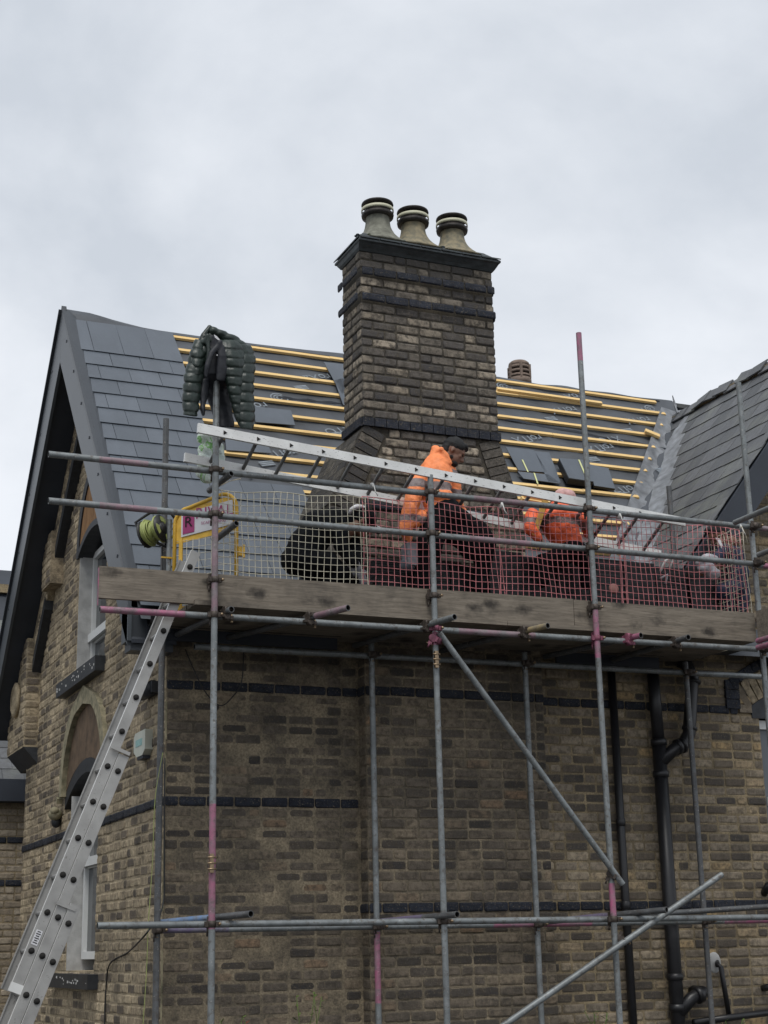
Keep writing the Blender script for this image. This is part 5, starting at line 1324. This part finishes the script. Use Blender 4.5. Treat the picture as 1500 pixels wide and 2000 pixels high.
# hanging puffer jacket
JY = 10.62
jk = thing('hanging_jacket', PY(425, 700, SY), 'dark green puffer jacket hooked over the top of the left front pole', 'jacket')
def jp(x, y, d=0): return PY(x, y, JY+d)
def jr(px): return px*.00345
def sleeve(pts, name):
    b = MB()
    for i in range(len(pts)-1):
        (x0, y0, r0, d0), (x1, y1, r1, d1) = pts[i], pts[i+1]
        for k in range(1):
            t = .5; b.ball(jp(x0+(x1-x0)*t, y0+(y1-y0)*t, d0+(d1-d0)*t), (jr(r0+(r1-r0)*t), jr(r0+(r1-r0)*t)*.8, jr(13)), M['jacket_g'], 7)
    limb(b, [jp(x, y, d) for x, y, r_, d in pts], [jr(r_*.9) for x, y, r_, d in pts], M['jacket_g'])
    soft(b, name, jk, .008, 2, disp=.012)
def loft(b, prof, mat, pitch=17., pinch=.09, n=16):
    cs = []; P = prof; y = P[0][1]; yend = P[-1][1]
    while y <= yend:
        for a, c in zip(P, P[1:]):
            if a[1] <= y <= c[1]: t = (y-a[1])/max(1e-6, c[1]-a[1]); x, rx, ry, d = (a[i]+(c[i]-a[i])*t for i in (0, 2, 3, 4)); break
        ph = (y-P[0][1])/pitch; k = 1-pinch*(1-abs(math.sin(math.pi*ph)))**2.5*1.6
        cs.append([jp(x+rx*k*math.cos(q), y+1.5*math.cos(q), d+ry*k*math.sin(q)) for q in [2*math.pi*j/n for j in range(n)]]); y += 2.0
    b.rings(cs, mat)
def sleeve2(prof):
    b = MB(); loft(b, prof, M['jacket_g'], 19, .10); soft(b, 'sleeve', jk, .006, 1, disp=.014)
sleeve2([(396, 672, 17, .06, .05), (388, 700, 21, .07, .02), (378, 735, 20, .065, .0), (374, 770, 18, .06, 0), (372, 795, 17, .055, 0), (371, 812, 14, .05, 0)])
sleeve2([(470, 672, 20, .07, .02), (479, 695, 20, .07, .0), (481, 730, 17, .065, -.03), (480, 770, 17, .06, -.03), (481, 805, 18, .055, -.03), (481, 828, 16, .055, -.03), (481, 838, 13, .05, -.03)])
b = MB()   # back / shoulders
for (x, y, rx, rz_) in ((414, 650, 15, 13), (428, 656, 24, 13), (445, 664, 30, 14), (458, 676, 30, 15), (404, 668, 20, 17), (464, 692, 24, 16), (396, 688, 16, 20), (448, 684, 26, 14)):
    b.ball(jp(x, y, .03), (jr(rx), .075, jr(rz_)), M['jacket_g'], 7)
soft(b, 'shoulder_panel', jk, .009, 3, disp=.012)
b = MB()
loft(b, [(447, 664, 20, .07, .0), (452, 680, 27, .085, -.02), (455, 700, 27, .09, -.03), (458, 730, 23, .08, -.03), (460, 760, 18, .07, -.03), (463, 790, 12, .05, -.03), (466, 815, 8, .035, -.03), (469, 832, 4, .02, -.03)], M['jacket_g'], 18)
soft(b, 'front_panel', jk, .006, 1, disp=.014)
b = MB()
loft(b, [(392, 664, 12, .05, .02), (387, 690, 17, .06, .0), (386, 712, 13, .06, -.01), (384, 735, 7, .04, -.02)], M['jacket_g'], 18)
soft(b, 'front_panel', jk, .006, 1, disp=.012)
b = MB()   # dark lining / second layer hanging inside
b.rings([[jp(x+rx*math.cos(a), y, .02+max(0, min(.10, (y-742)*.006))+.06*math.sin(a)) for a in [k*math.pi/6 for k in range(12)]] for x, y, rx in ((415, 655, 12), (418, 690, 26), (420, 730, 31), (421, 760, 31), (427, 775, 25), (433, 800, 21), (438, 822, 19), (440, 834, 16))], M['jacket_k'])
b.rings([[jp(x+rx*math.cos(a), y, .02+.04*math.sin(a)) for a in [k*math.pi/6 for k in range(12)]] for x, y, rx in ((400, 740, 10), (398, 770, 9), (396, 795, 5), (397, 812, 2.5))], M['jacket_k'])
soft(b, 'inner_layer', jk, .009, 2, disp=.02)
b = MB(); limb(b, [jp(390, 676), jp(398, 655), jp(409, 639), jp(420, 645), jp(434, 658)], [jr(7), jr(7), jr(6), jr(6), jr(6)], M['jacket_g'])
limb(b, [jp(396, 670, -.03), jp(405, 656, -.05), jp(408, 690, -.05), jp(403, 720, -.04)], [jr(5), jr(6), jr(6), jr(5)], M['jacket_k']); soft(b, 'collar', jk, .008, 2, disp=.01)
b = MB(); limb(b, [jp(430, 668, -.09), jp(413, 690, -.10), jp(404, 715, -.10), jp(402, 735, -.09)], [jr(6), jr(6.5), jr(6), jr(4)], M['jacket_k']); loft(b, [(430, 672, 7, .02, -.08), (436, 695, 12, .03, -.08), (436, 720, 14, .03, -.07), (430, 745, 9, .02, -.06)], M['jacket_k'], 40, 0, 10); soft(b, 'zip_flap', jk, .008, 2, disp=.01)
MB().ball(jp(424, 694, -.115), .006, M['sign'], 5).build('press_stud', jk)
MB().ball(jp(468, 703, -.085), (.015, .006, .022), M['red'], 5).build('chest_logo', jk)
b = MB().prism([jp(418, 653, -.125), jp(424, 657, -.125), jp(430, 664, -.125), jp(426, 664, -.125), jp(420, 659, -.125)], (0, .004, 0), M['sign']); b.build('neck_label', jk)

# green and white bag tied behind the pole
bg_ = thing('rubble_bag', PY(405, 890, 10.95), 'green and white plastic bag tied behind the left front pole', 'bag')
b = MB(); BYY = 11.0
for x, y, rx, ry in ((400, 856, 18, 18), (414, 862, 20, 20), (402, 880, 20, 16), (424, 880, 17, 26), (396, 900, 18, 20), (413, 905, 22, 20), (393, 922, 15, 18), (403, 934, 18, 13), (430, 900, 12, 18)):
    P = PY(x, y, BYY); b.ball(P, (jr(rx), .05, jr(ry)), M['bag'], 6)
soft(b, 'bag_body', bg_, .010, 2, disp=.035)

# ------------------------------------------------------------------ stacked slates and clutter on the deck
def dstack(x0, x1, y0, z1, label, Yd=.26, nm='deck_slate_stack'):
    t = thing(nm, ((x0+x1)/2, y0, 4.085), label, 'slate stack', 'stacks of dark slates standing on the deck')
    x = x0; n = int((x1-x0)/.30)
    for k in range(max(1, n)):
        xa = x0+(x1-x0)*k/max(1, n); xb = x0+(x1-x0)*(k+1)/max(1, n)-.006
        b = MB(); h = z1+RND.uniform(-.02, .02)-4.085; m_ = int(h/.0075)
        for j in range(m_): b.box2((xa+RND.uniform(0, .006), y0+RND.uniform(0, .01), 4.085+j*.0075), (xb-RND.uniform(0, .006), y0+Yd, 4.085+j*.0075+.006), M['slate_black'])
        b.build('slate_layers', t, kind='stuff')
zc = lambda x, y, Y=11.0: PY(x, y, Y).z
dstack(x_at(735, 1100, 11.25), x_at(950, 1100, 11.25), 11.25, zc(800, 1090, 11.25), 'dark slate stack on the deck behind the standing worker')
dstack(x_at(955, 1100, 11.2), x_at(1150, 1100, 11.2), 11.2, zc(1050, 1085, 11.2), 'dark slate stack on the deck under the crouching orange worker')
dstack(x_at(1155, 1100, 11.2), x_at(1340, 1100, 11.2), 11.2, zc(1250, 1100, 11.2), 'dark slate stack on the deck behind the rightmost pink guard')
dstack(x_at(1345, 1100, 11.25), x_at(1440, 1100, 11.25), 11.25, zc(1400, 1110, 11.25), 'short dark slate stack at the right end of the deck')
dstack(x_at(598, 1100, 11.25), x_at(728, 1100, 11.25), 11.25, zc(650, 1120, 11.25), 'low dark slate stack beside the kneeling worker')
b = MB(); P = PY(1198, 1150, 11.0); b.lathe(P, [(.0, 0), (.042, 0), (.045, .01), (.04, .02)], plain('pink_disc', (.4, .2, .17), .6), 18, (-.2, -1, .1)); b.build('round_lid', label='pinkish round lid seen through the mesh right of the third pole', cat='lid')
wbg = thing('carrier_bag', PY(1390, 1110, 11.1), 'pale plastic bag hanging by the navy clad worker', 'bag')
b = MB()
for x, y, rx, ry in ((1385, 1090, 24, 10), (1380, 1108, 22, 16), (1392, 1120, 20, 15), (1370, 1098, 14, 10)): b.ball(PY(x, y, 10.98), (rx*.0038, .06, ry*.0038), M['bagwhite'], 6)
soft(b, 'bag_body', wbg, .012, 2, disp=.04)
tm = MB(); a, c_ = PY(1068, 968, 10.98), PY(1042, 1046, 10.98); tm.beam(a, c_, .045, .028, M['level'], (0, -1, 0)); tm.build('timber_length', label='short yellow timber held up beside the crouching orange worker', cat='timber')
b = MB(); b.beam(PY(1022, 968, 11.2), PY(1068, 975, 11.2), .04, .03, M['batten'], NR); b.beam(PY(1018, 974, 11.2), PY(1062, 982, 11.2), .04, .03, M['batten'], NR); b.build('batten_bundle', label='two short yellow battens above the crouching orange worker', cat='batten')
mt_ = MB(); mt_.box(PY(800, 1085, 11.0), (.045, .06, .09), M['grey_glove']); mt_.lathe(PY(795, 1105, 11.0), [(.03, -.05), (.05, -.04), (.05, .04), (.03, .05)], M['slate_new'], 12, (1, .3, 0)); 
mt_.tube([PY(790, 1060, 11.0), PY(800, 1052, 11.0), PY(812, 1058, 11.0)], .012, M['cable_k'], 6); mt_.build('power_tool', label='grey power tool held low by the standing worker', cat='tool')
b = MB(); b.tube([PY(1290, 1115, 11.0), PY(1300, 1095, 11.0), PY(1315, 1088, 11.0), PY(1308, 1110, 11.0)], .012, M['tie'], 6); b.tube([PY(1290, 1130, 11.0), PY(1303, 1122, 11.0), PY(1300, 1140, 11.0)], .012, M['bagwhite'], 6); b.build('crumpled_sheet', label='crumpled pale plastic scraps at the right end of the deck', cat='scrap')

# ------------------------------------------------------------------ people
def pw(x, y, Y): return PY(x, y, Y)
HV1 = hivis('orange_hivis_jacket', (1.0, .30, .105), [('Z', 5.225, 5.29, None), ('Z', 4.93, 4.985, ('X', 'LESS_THAN', 5.32)), ('Z', 5.40, 5.455, ('X', 'GREATER_THAN', 5.43))])
HV2 = hivis('red_orange_hivis_jacket', (.95, .16, .06), [('Z', 5.03, 5.08, None)])
def mk(name, pos, label): return thing(name, pos, label, 'person')
def hand(b, wrist, d, up, s_=1.0, mat=None):
    mat = mat or M['skin']; wrist, d, up = V(wrist), V(d).normalized(), V(up); up = (up-d*up.dot(d)).normalized(); sd_ = d.cross(up)
    b.ball(wrist+d*.045*s_, (.045*s_, .038*s_, .016*s_), mat, 6, (d, sd_, up))
    for k, (o_, l) in enumerate(((-.028, .062), (-.010, .075), (.010, .07), (.028, .055))):
        p0 = wrist+d*.085*s_+sd_*o_*s_; p1 = p0+d*l*.5*s_-up*.012*s_; p2 = p1+d*l*.35*s_-up*.03*s_
        limb(b, [p0-d*.03*s_, p0, p1, p2], [.009*s_, .009*s_, .008*s_, .007*s_], mat, 6)
    p0 = wrist+d*.02*s_+sd_*-.035*s_; limb(b, [p0, p0+d*.035*s_-sd_*.022*s_, p0+d*.065*s_-sd_*.02*s_-up*.02*s_], [.011*s_, .010*s_, .008*s_], mat, 6)
def head(b, c, fwd, up, s_=1.0):
    c, f, u = V(c), V(fwd).normalized(), V(up); u = (u-f*u.dot(f)).normalized(); r_ = f.cross(u); m = M['skin']
    b.ball(c+u*.03*s_, (.098*s_, .078*s_, .088*s_), m, 9, (f, r_, u)); b.ball(c+f*.035*s_-u*.04*s_, (.062*s_, .058*s_, .07*s_), m, 8, (f, r_, u))
    b.ball(c+f*.06*s_-u*.085*s_, (.034*s_, .036*s_, .028*s_), m, 7, (f, r_, u))                       # chin
    limb(b, [c+f*.092*s_+u*.012*s_, c+f*.112*s_-u*.022*s_], [.010*s_, .015*s_], m, 7); b.ball(c+f*.103*s_-u*.028*s_, (.016*s_, .018*s_, .010*s_), m, 5, (f, r_, u))
    b.ball(c+f*.088*s_+u*.026*s_, (.016*s_, .055*s_, .012*s_), m, 6, (f, r_, u))                      # brow
    b.ball(c+f*.086*s_-u*.056*s_, (.016*s_, .026*s_, .007*s_), m, 5, (f, r_, u)); b.ball(c+f*.084*s_-u*.068*s_, (.014*s_, .022*s_, .007*s_), m, 5, (f, r_, u))
    for q in (-1, 1):
        b.ball(c+f*.072*s_+r_*.035*s_*q-u*.012*s_, (.02*s_, .02*s_, .018*s_), m, 5, (f, r_, u))       # cheek
        b.ball(c-f*.008*s_+r_*.080*s_*q-u*.012*s_, (.018*s_, .008*s_, .030*s_), m, 6, (f, r_, u))     # ear
    limb(b, [c-u*.05*s_-f*.02*s_, c-u*.13*s_-f*.06*s_], [.055*s_, .058*s_], m)
    return f, r_, u
def hair(c, f, r_, u, par, s_=1.0, low=.0):
    b = MB(); c = V(c); b.ball(c+u*.055*s_-f*.016*s_, (.104*s_, .092*s_, .086*s_), M['hair'], 9, (f, r_, u)); b.ball(c-f*.055*s_-u*.0*s_, (.052*s_, .076*s_, .075*s_), M['hair'], 8, (f, r_, u))
    b.ball(c+f*.06*s_+u*.095*s_, (.045*s_, .06*s_, .035*s_), M['hair'], 7, (f, r_, u)); soft(b, 'hair', par, .008, 1, disp=.03)
def beard(c, f, r_, u, par, s_=1.0):
    b = MB(); b.ball(V(c)+f*.055*s_-u*.082*s_, (.044*s_, .045*s_, .035*s_), M['hair'], 7, (f, r_, u)); b.ball(V(c)+f*.02*s_-u*.06*s_, (.04*s_, .063*s_, .03*s_), M['hair'], 6, (f, r_, u)); soft(b, 'beard', par, .008, 1)
def eyes(c, f, r_, u, par, s_=1.0):
    b = MB()
    for q in (-1, 1): b.ball(V(c)+f*.090*s_+r_*.032*s_*q+u*.008*s_, (.006*s_, .014*s_, .005*s_), M['inside'], 5, (f, r_, u))
    b.build('eyes', par)

# 1. standing worker in orange, bending to the right
WY = 11.08
A = mk('person', PY(860, 1140, WY), 'worker in orange hi-vis jacket and black trousers standing stooped beside the brick stack')
hc = pw(884, 884, WY); fw_ = V((.78, -.30, -.55)); up_ = V((.5, -.05, .85))
b = MB(); f, r_, u = head(b, hc, fw_, up_, .98); limb(b, [hc-u*.1-f*.05, pw(862, 900, WY+.02)], [.052, .06], M['skin'])
# arm + hands
hw_ = pw(800, 1062, WY-.06); hand(b, hw_, (.05, -.1, -1), (1, 0, 0), 1.0); hw2 = pw(905, 1008, WY+.12); hand(b, hw2, (.6, .1, -.8), (0, -1, 0), .95)
limb(b, [pw(862, 900, WY+.02), pw(830, 925, WY-.02), pw(800, 1000, WY-.12), pw(792, 1035, WY-.1), hw_], [.06, .05, .04, .034, .028], M['skin'], 8); limb(b, [pw(862, 900, WY+.02), pw(885, 950, WY+.05), pw(895, 985, WY+.09), hw2], [.05, .045, .034, .028], M['skin'], 8); limb(b, [pw(862, 900, WY+.02), pw(850, 950, WY), pw(855, 1000, WY)], [.08, .1, .1], M['skin'], 8)
soft(b, 'body', A, .008, 2)
hair(hc, f, r_, u, A, .98); beard(hc, f, r_, u, A, .98); eyes(hc, f, r_, u, A, .98)
b = MB(); m = HV1
def R(px): return px*.00348
limb(b, [pw(862, 893, WY), pw(853, 915, WY), pw(848, 945, WY), pw(848, 972, WY), pw(850, 992, WY)], [R(20), R(37), R(42), R(40), R(42)], m)
b.ball(pw(852, 930, WY), (R(40), .16, R(38)), m, 8); b.ball(pw(850, 975, WY), (R(46), .17, R(28)), m, 8)
limb(b, [pw(822, 925, WY-.05), pw(812, 955, WY-.10), pw(800, 1000, WY-.12), pw(792, 1035, WY-.1), pw(797, 1056, WY-.06)], [R(20), R(20), R(19), R(17), R(12)], m)
limb(b, [pw(795, 1000, WY-.1), pw(810, 1018, WY-.1), pw(820, 1010, WY-.06)], [R(14), R(18), R(20)], m)
limb(b, [pw(876, 920, WY+.04), pw(885, 950, WY+.05), pw(892, 978, WY+.07), pw(903, 1003, WY+.11)], [R(20), R(19), R(16), R(11)], m)
limb(b, [pw(846, 885, WY+.0), pw(862, 878, WY-.07), pw(880, 905, WY-.08)], [R(9), R(9), R(7)], m)   # collar/hood
limb(b, [pw(848, 884, WY+.05), pw(850, 878, WY), pw(866, 886, WY-.06)], [R(10), R(11), R(8)], m)
soft(b, 'jacket', A, .011, 2, disp=.028)
b = MB(); m = M['black_cloth']
limb(b, [pw(852, 985, WY), pw(865, 1005, WY)], [R(44), R(47)], m); b.ball(pw(868, 1010, WY), (R(52), .19, R(30)), m, 8)
limb(b, [pw(848, 1020, WY-.05), pw(840, 1065, WY-.05), pw(832, 1110, WY), pw(830, 1150, WY+.02)], [R(34), R(31), R(25), R(20)], m)
limb(b, [pw(885, 1015, WY), pw(935, 1040, WY-.02), pw(948, 1060, WY-.02), pw(940, 1110, WY+.05), pw(935, 1150, WY+.06)], [R(34), R(30), R(28), R(21), R(18)], m)
limb(b, [pw(870, 1030, WY), pw(905, 1050, WY), pw(920, 1075, WY)], [R(30), R(30), R(26)], m)
soft(b, 'trousers', A, .013, 2, disp=.03)
b = MB()
for x, y in ((830, 1158), (935, 1158)): P = pw(x, y, WY); P.z = 4.12; b.ball(P+V((.04, -.03, 0)), (.14, .055, .045), M['black_cloth'], 7); b.ball(P+V((-.02, 0, .06)), (.055, .055, .08), M['black_cloth'], 6)
soft(b, 'boots', A, .012, 2)

# 2. kneeling worker in black with cap, left
BYk = 11.05
B = mk('person', PY(650, 1140, BYk), 'worker in black clothes and a dark cap with white edging kneeling behind the cream mesh')
hc = pw(706, 1022, BYk-.05); fw_ = V((.8, -.15, -.6)); up_ = V((.55, 0, .8))
b = MB(); f, r_, u = head(b, hc, fw_, up_, .98); limb(b, [hc-u*.09-f*.04, pw(675, 1040, BYk)], [.05, .06], M['skin'])
limb(b, [pw(675, 1040, BYk), pw(640, 1035, BYk)], [.07, .1], M['skin'], 8); soft(b, 'body', B, .008, 2)
eyes(hc, f, r_, u, B, .98)
for q_, d_ in ((pw(700, 1112, BYk-.12), (.4, -.1, -.9)), (pw(680, 1095, BYk-.12), (.6, 0, -.8))):
    b = MB(); hand(b, q_, d_, (0, -1, 0), 1.0, M['grey_glove']); limb(b, [q_, q_-V(d_)*.05], [.03, .034], M['grey_glove'], 8); soft(b, 'glove', B, .007, 2)
b = MB(); b.ball(hc+u*.05-f*.01, (.112, .098, .092), M['black_cloth'], 9, (f, r_, u)); b.ball(hc+f*.12+u*.03, (.055, .07, .012), M['black_cloth'], 7, (f, r_, u)); soft(b, 'cap', B, .009, 1)
b = MB()
b.tube([pw(681, 1003, BYk-.1), pw(686, 995, BYk-.11), pw(694, 990, BYk-.11), pw(703, 989, BYk-.11), pw(711, 992, BYk-.1), pw(717, 997, BYk-.09)], [.008, .016, .020, .020, .016, .008], M['sign'], 8)
b.ball(hc+f*.13+u*.035-V((0, .05, 0)), (.03, .02, .012), M['sign'], 5, (f, r_, u)); b.build('cap_edging', B)
b = MB(); m = M['black_cloth']
limb(b, [pw(683, 1022, BYk), pw(655, 1020, BYk), pw(625, 1035, BYk), pw(600, 1062, BYk), pw(585, 1085, BYk)], [R(22), R(36), R(42), R(42), R(38)], m)
b.ball(pw(620, 1030, BYk), (R(44), .17, R(38)), m, 8)
limb(b, [pw(665, 1025, BYk-.13), pw(665, 1065, BYk-.16), pw(692, 1100, BYk-.14)], [R(20), R(17), R(13)], m); limb(b, [pw(680, 1020, BYk+.1), pw(690, 1060, BYk+.05), pw(702, 1108, BYk-.05)], [R(20), R(18), R(13)], m)
soft(b, 'jacket', B, .012, 2, disp=.03)
b = MB(); limb(b, [pw(588, 1085, BYk), pw(575, 1095, BYk), pw(600, 1112, BYk)], [R(36), R(34), R(26)], m); limb(b, [pw(580, 1090, BYk-.08), pw(640, 1100, BYk-.1), pw(665, 1118, BYk-.08), pw(625, 1152, BYk)], [R(30), R(27), R(22), R(16)], m)
limb(b, [pw(585, 1090, BYk+.08), pw(650, 1110, BYk+.1), pw(690, 1125, BYk+.08), pw(640, 1155, BYk+.1)], [R(30), R(27), R(22), R(16)], m); soft(b, 'trousers', B, .013, 2, disp=.03)
b = MB(); P = pw(610, 1152, BYk); P.z = 4.12; b.ball(P, (.13, .05, .05), m, 7); soft(b, 'boots', B, .012, 2)

# 3. crouching worker in red-orange, back to us
CY = 11.05
Cc = mk('person', PY(1090, 1140, CY), 'worker in red orange hi-vis jacket bent double behind the ladder right of the middle pole')
hc = pw(1103, 985, CY+.12)
b = MB(); f, r_, u = head(b, hc, (.3, .75, -.6), (.1, .5, .85), .95); limb(b, [hc-u*.08, pw(1095, 1010, CY+.05)], [.05, .055], M['skin'])
hand(b, pw(1052, 1045, CY-.02), (.1, -.3, -.9), (1, 0, 0), 1.0); hand(b, pw(1150, 1040, CY+.15), (.6, .3, -.6), (0, -1, 0), .95); limb(b, [pw(1095, 1010, CY+.05), pw(1040, 1012, CY), pw(1035, 1035, CY-.05), pw(1052, 1045, CY-.02)], [.07, .05, .04, .028], M['skin'], 8); limb(b, [pw(1095, 1010, CY+.05), pw(1138, 1015, CY), pw(1150, 1040, CY+.15)], [.07, .05, .028], M['skin'], 8)
soft(b, 'body', Cc, .008, 2); eyes(hc, f, r_, u, Cc, .95)
b = MB(); pk = plain('pale_pink_cloth', (.62, .38, .36), .8, .25, 25); b.ball(hc+u*.05, (.125, .115, .085), pk, 9, (f, r_, u)); soft(b, 'head_scarf', Cc, .010, 2, disp=.03)
b = MB(); m = HV2
limb(b, [pw(1092, 1002, CY), pw(1090, 1018, CY), pw(1100, 1040, CY), pw(1112, 1056, CY-.02)], [R(34), R(46), R(44), R(34)], m); b.ball(pw(1092, 1012, CY), (R(62), .17, R(28)), m, 9)
limb(b, [pw(1040, 1008, CY), pw(1035, 1032, CY-.05), pw(1050, 1050, CY-.05)], [R(19), R(17), R(13)], m); limb(b, [pw(1140, 1015, CY), pw(1150, 1040, CY+.06)], [R(20), R(14)], m); soft(b, 'jacket', Cc, .011, 2, disp=.028)
b = MB(); m = M['black_cloth']
b.ball(pw(1115, 1078, CY-.05), (R(38), .17, R(26)), m, 9); limb(b, [pw(1100, 1085, CY-.05), pw(1060, 1100, CY+.0), pw(1060, 1135, CY)], [R(28), R(24), R(17)], m); limb(b, [pw(1130, 1085, CY-.05), pw(1150, 1105, CY), pw(1145, 1140, CY)], [R(26), R(22), R(16)], m); soft(b, 'trousers', Cc, .013, 2, disp=.03)
b = MB()
for x in (1060, 1145): P = pw(x, 1150, CY); P.z = 4.13; b.ball(P, (.06, .12, .05), m, 7)
soft(b, 'boots', Cc, .012, 2)

# 4. worker in navy at the right end
DY = 11.25
D = mk('person', PY(1430, 1150, DY), 'worker in navy clothes crouched at the far right corner behind the cream mesh')
hc = pw(1405, 1045, DY-.02)
b = MB(); f, r_, u = head(b, hc, (-.8, .2, -.6), (-.5, .1, .85), .95); limb(b, [hc-u*.09-f*.03, pw(1425, 1068, DY)], [.05, .055], M['skin']); hand(b, pw(1385, 1100, DY-.1), (-.6, -.1, -.7), (0, -1, 0), .95); hand(b, pw(1400, 1110, DY+.05), (-.6, -.1, -.7), (0, -1, 0), .95); limb(b, [pw(1425, 1068, DY), pw(1412, 1080, DY-.1), pw(1385, 1100, DY-.1)], [.06, .045, .028], M['skin'], 8); limb(b, [pw(1425, 1068, DY), pw(1420, 1085, DY+.08), pw(1400, 1110, DY+.05)], [.06, .045, .028], M['skin'], 8)
soft(b, 'body', D, .008, 2); hair(hc, f, r_, u, D, .95); eyes(hc, f, r_, u, D, .95)
b = MB(); m = M['navy_cloth']
limb(b, [pw(1420, 1066, DY), pw(1432, 1088, DY), pw(1440, 1120, DY), pw(1438, 1145, DY)], [R(20), R(32), R(32), R(30)], m); limb(b, [pw(1415, 1075, DY-.12), pw(1400, 1090, DY-.12), pw(1388, 1098, DY-.1)], [R(17), R(14), R(11)], m); limb(b, [pw(1425, 1080, DY+.12), pw(1410, 1100, DY+.08)], [R(17), R(11)], m); soft(b, 'jacket', D, .012, 2, disp=.03)
b = MB(); b.prism([pw(1398, 1050, DY-.14), pw(1406, 1052, DY-.14), pw(1420, 1085, DY-.16), pw(1412, 1075, DY-.16)], (0, .01, 0), M['sign']); b.build('white_stripe', D)
b = MB(); limb(b, [pw(1440, 1145, DY), pw(1415, 1155, DY-.05), pw(1420, 1185, DY)], [R(30), R(25), R(18)], m); limb(b, [pw(1445, 1145, DY+.05), pw(1448, 1170, DY), pw(1448, 1190, DY)], [R(28), R(22), R(17)], m); soft(b, 'trousers', D, .013, 2, disp=.03)
b = MB(); P = pw(1425, 1190, DY); P.z = 4.13; b.ball(P, (.12, .06, .05), m, 7); soft(b, 'boots', D, .012, 2)
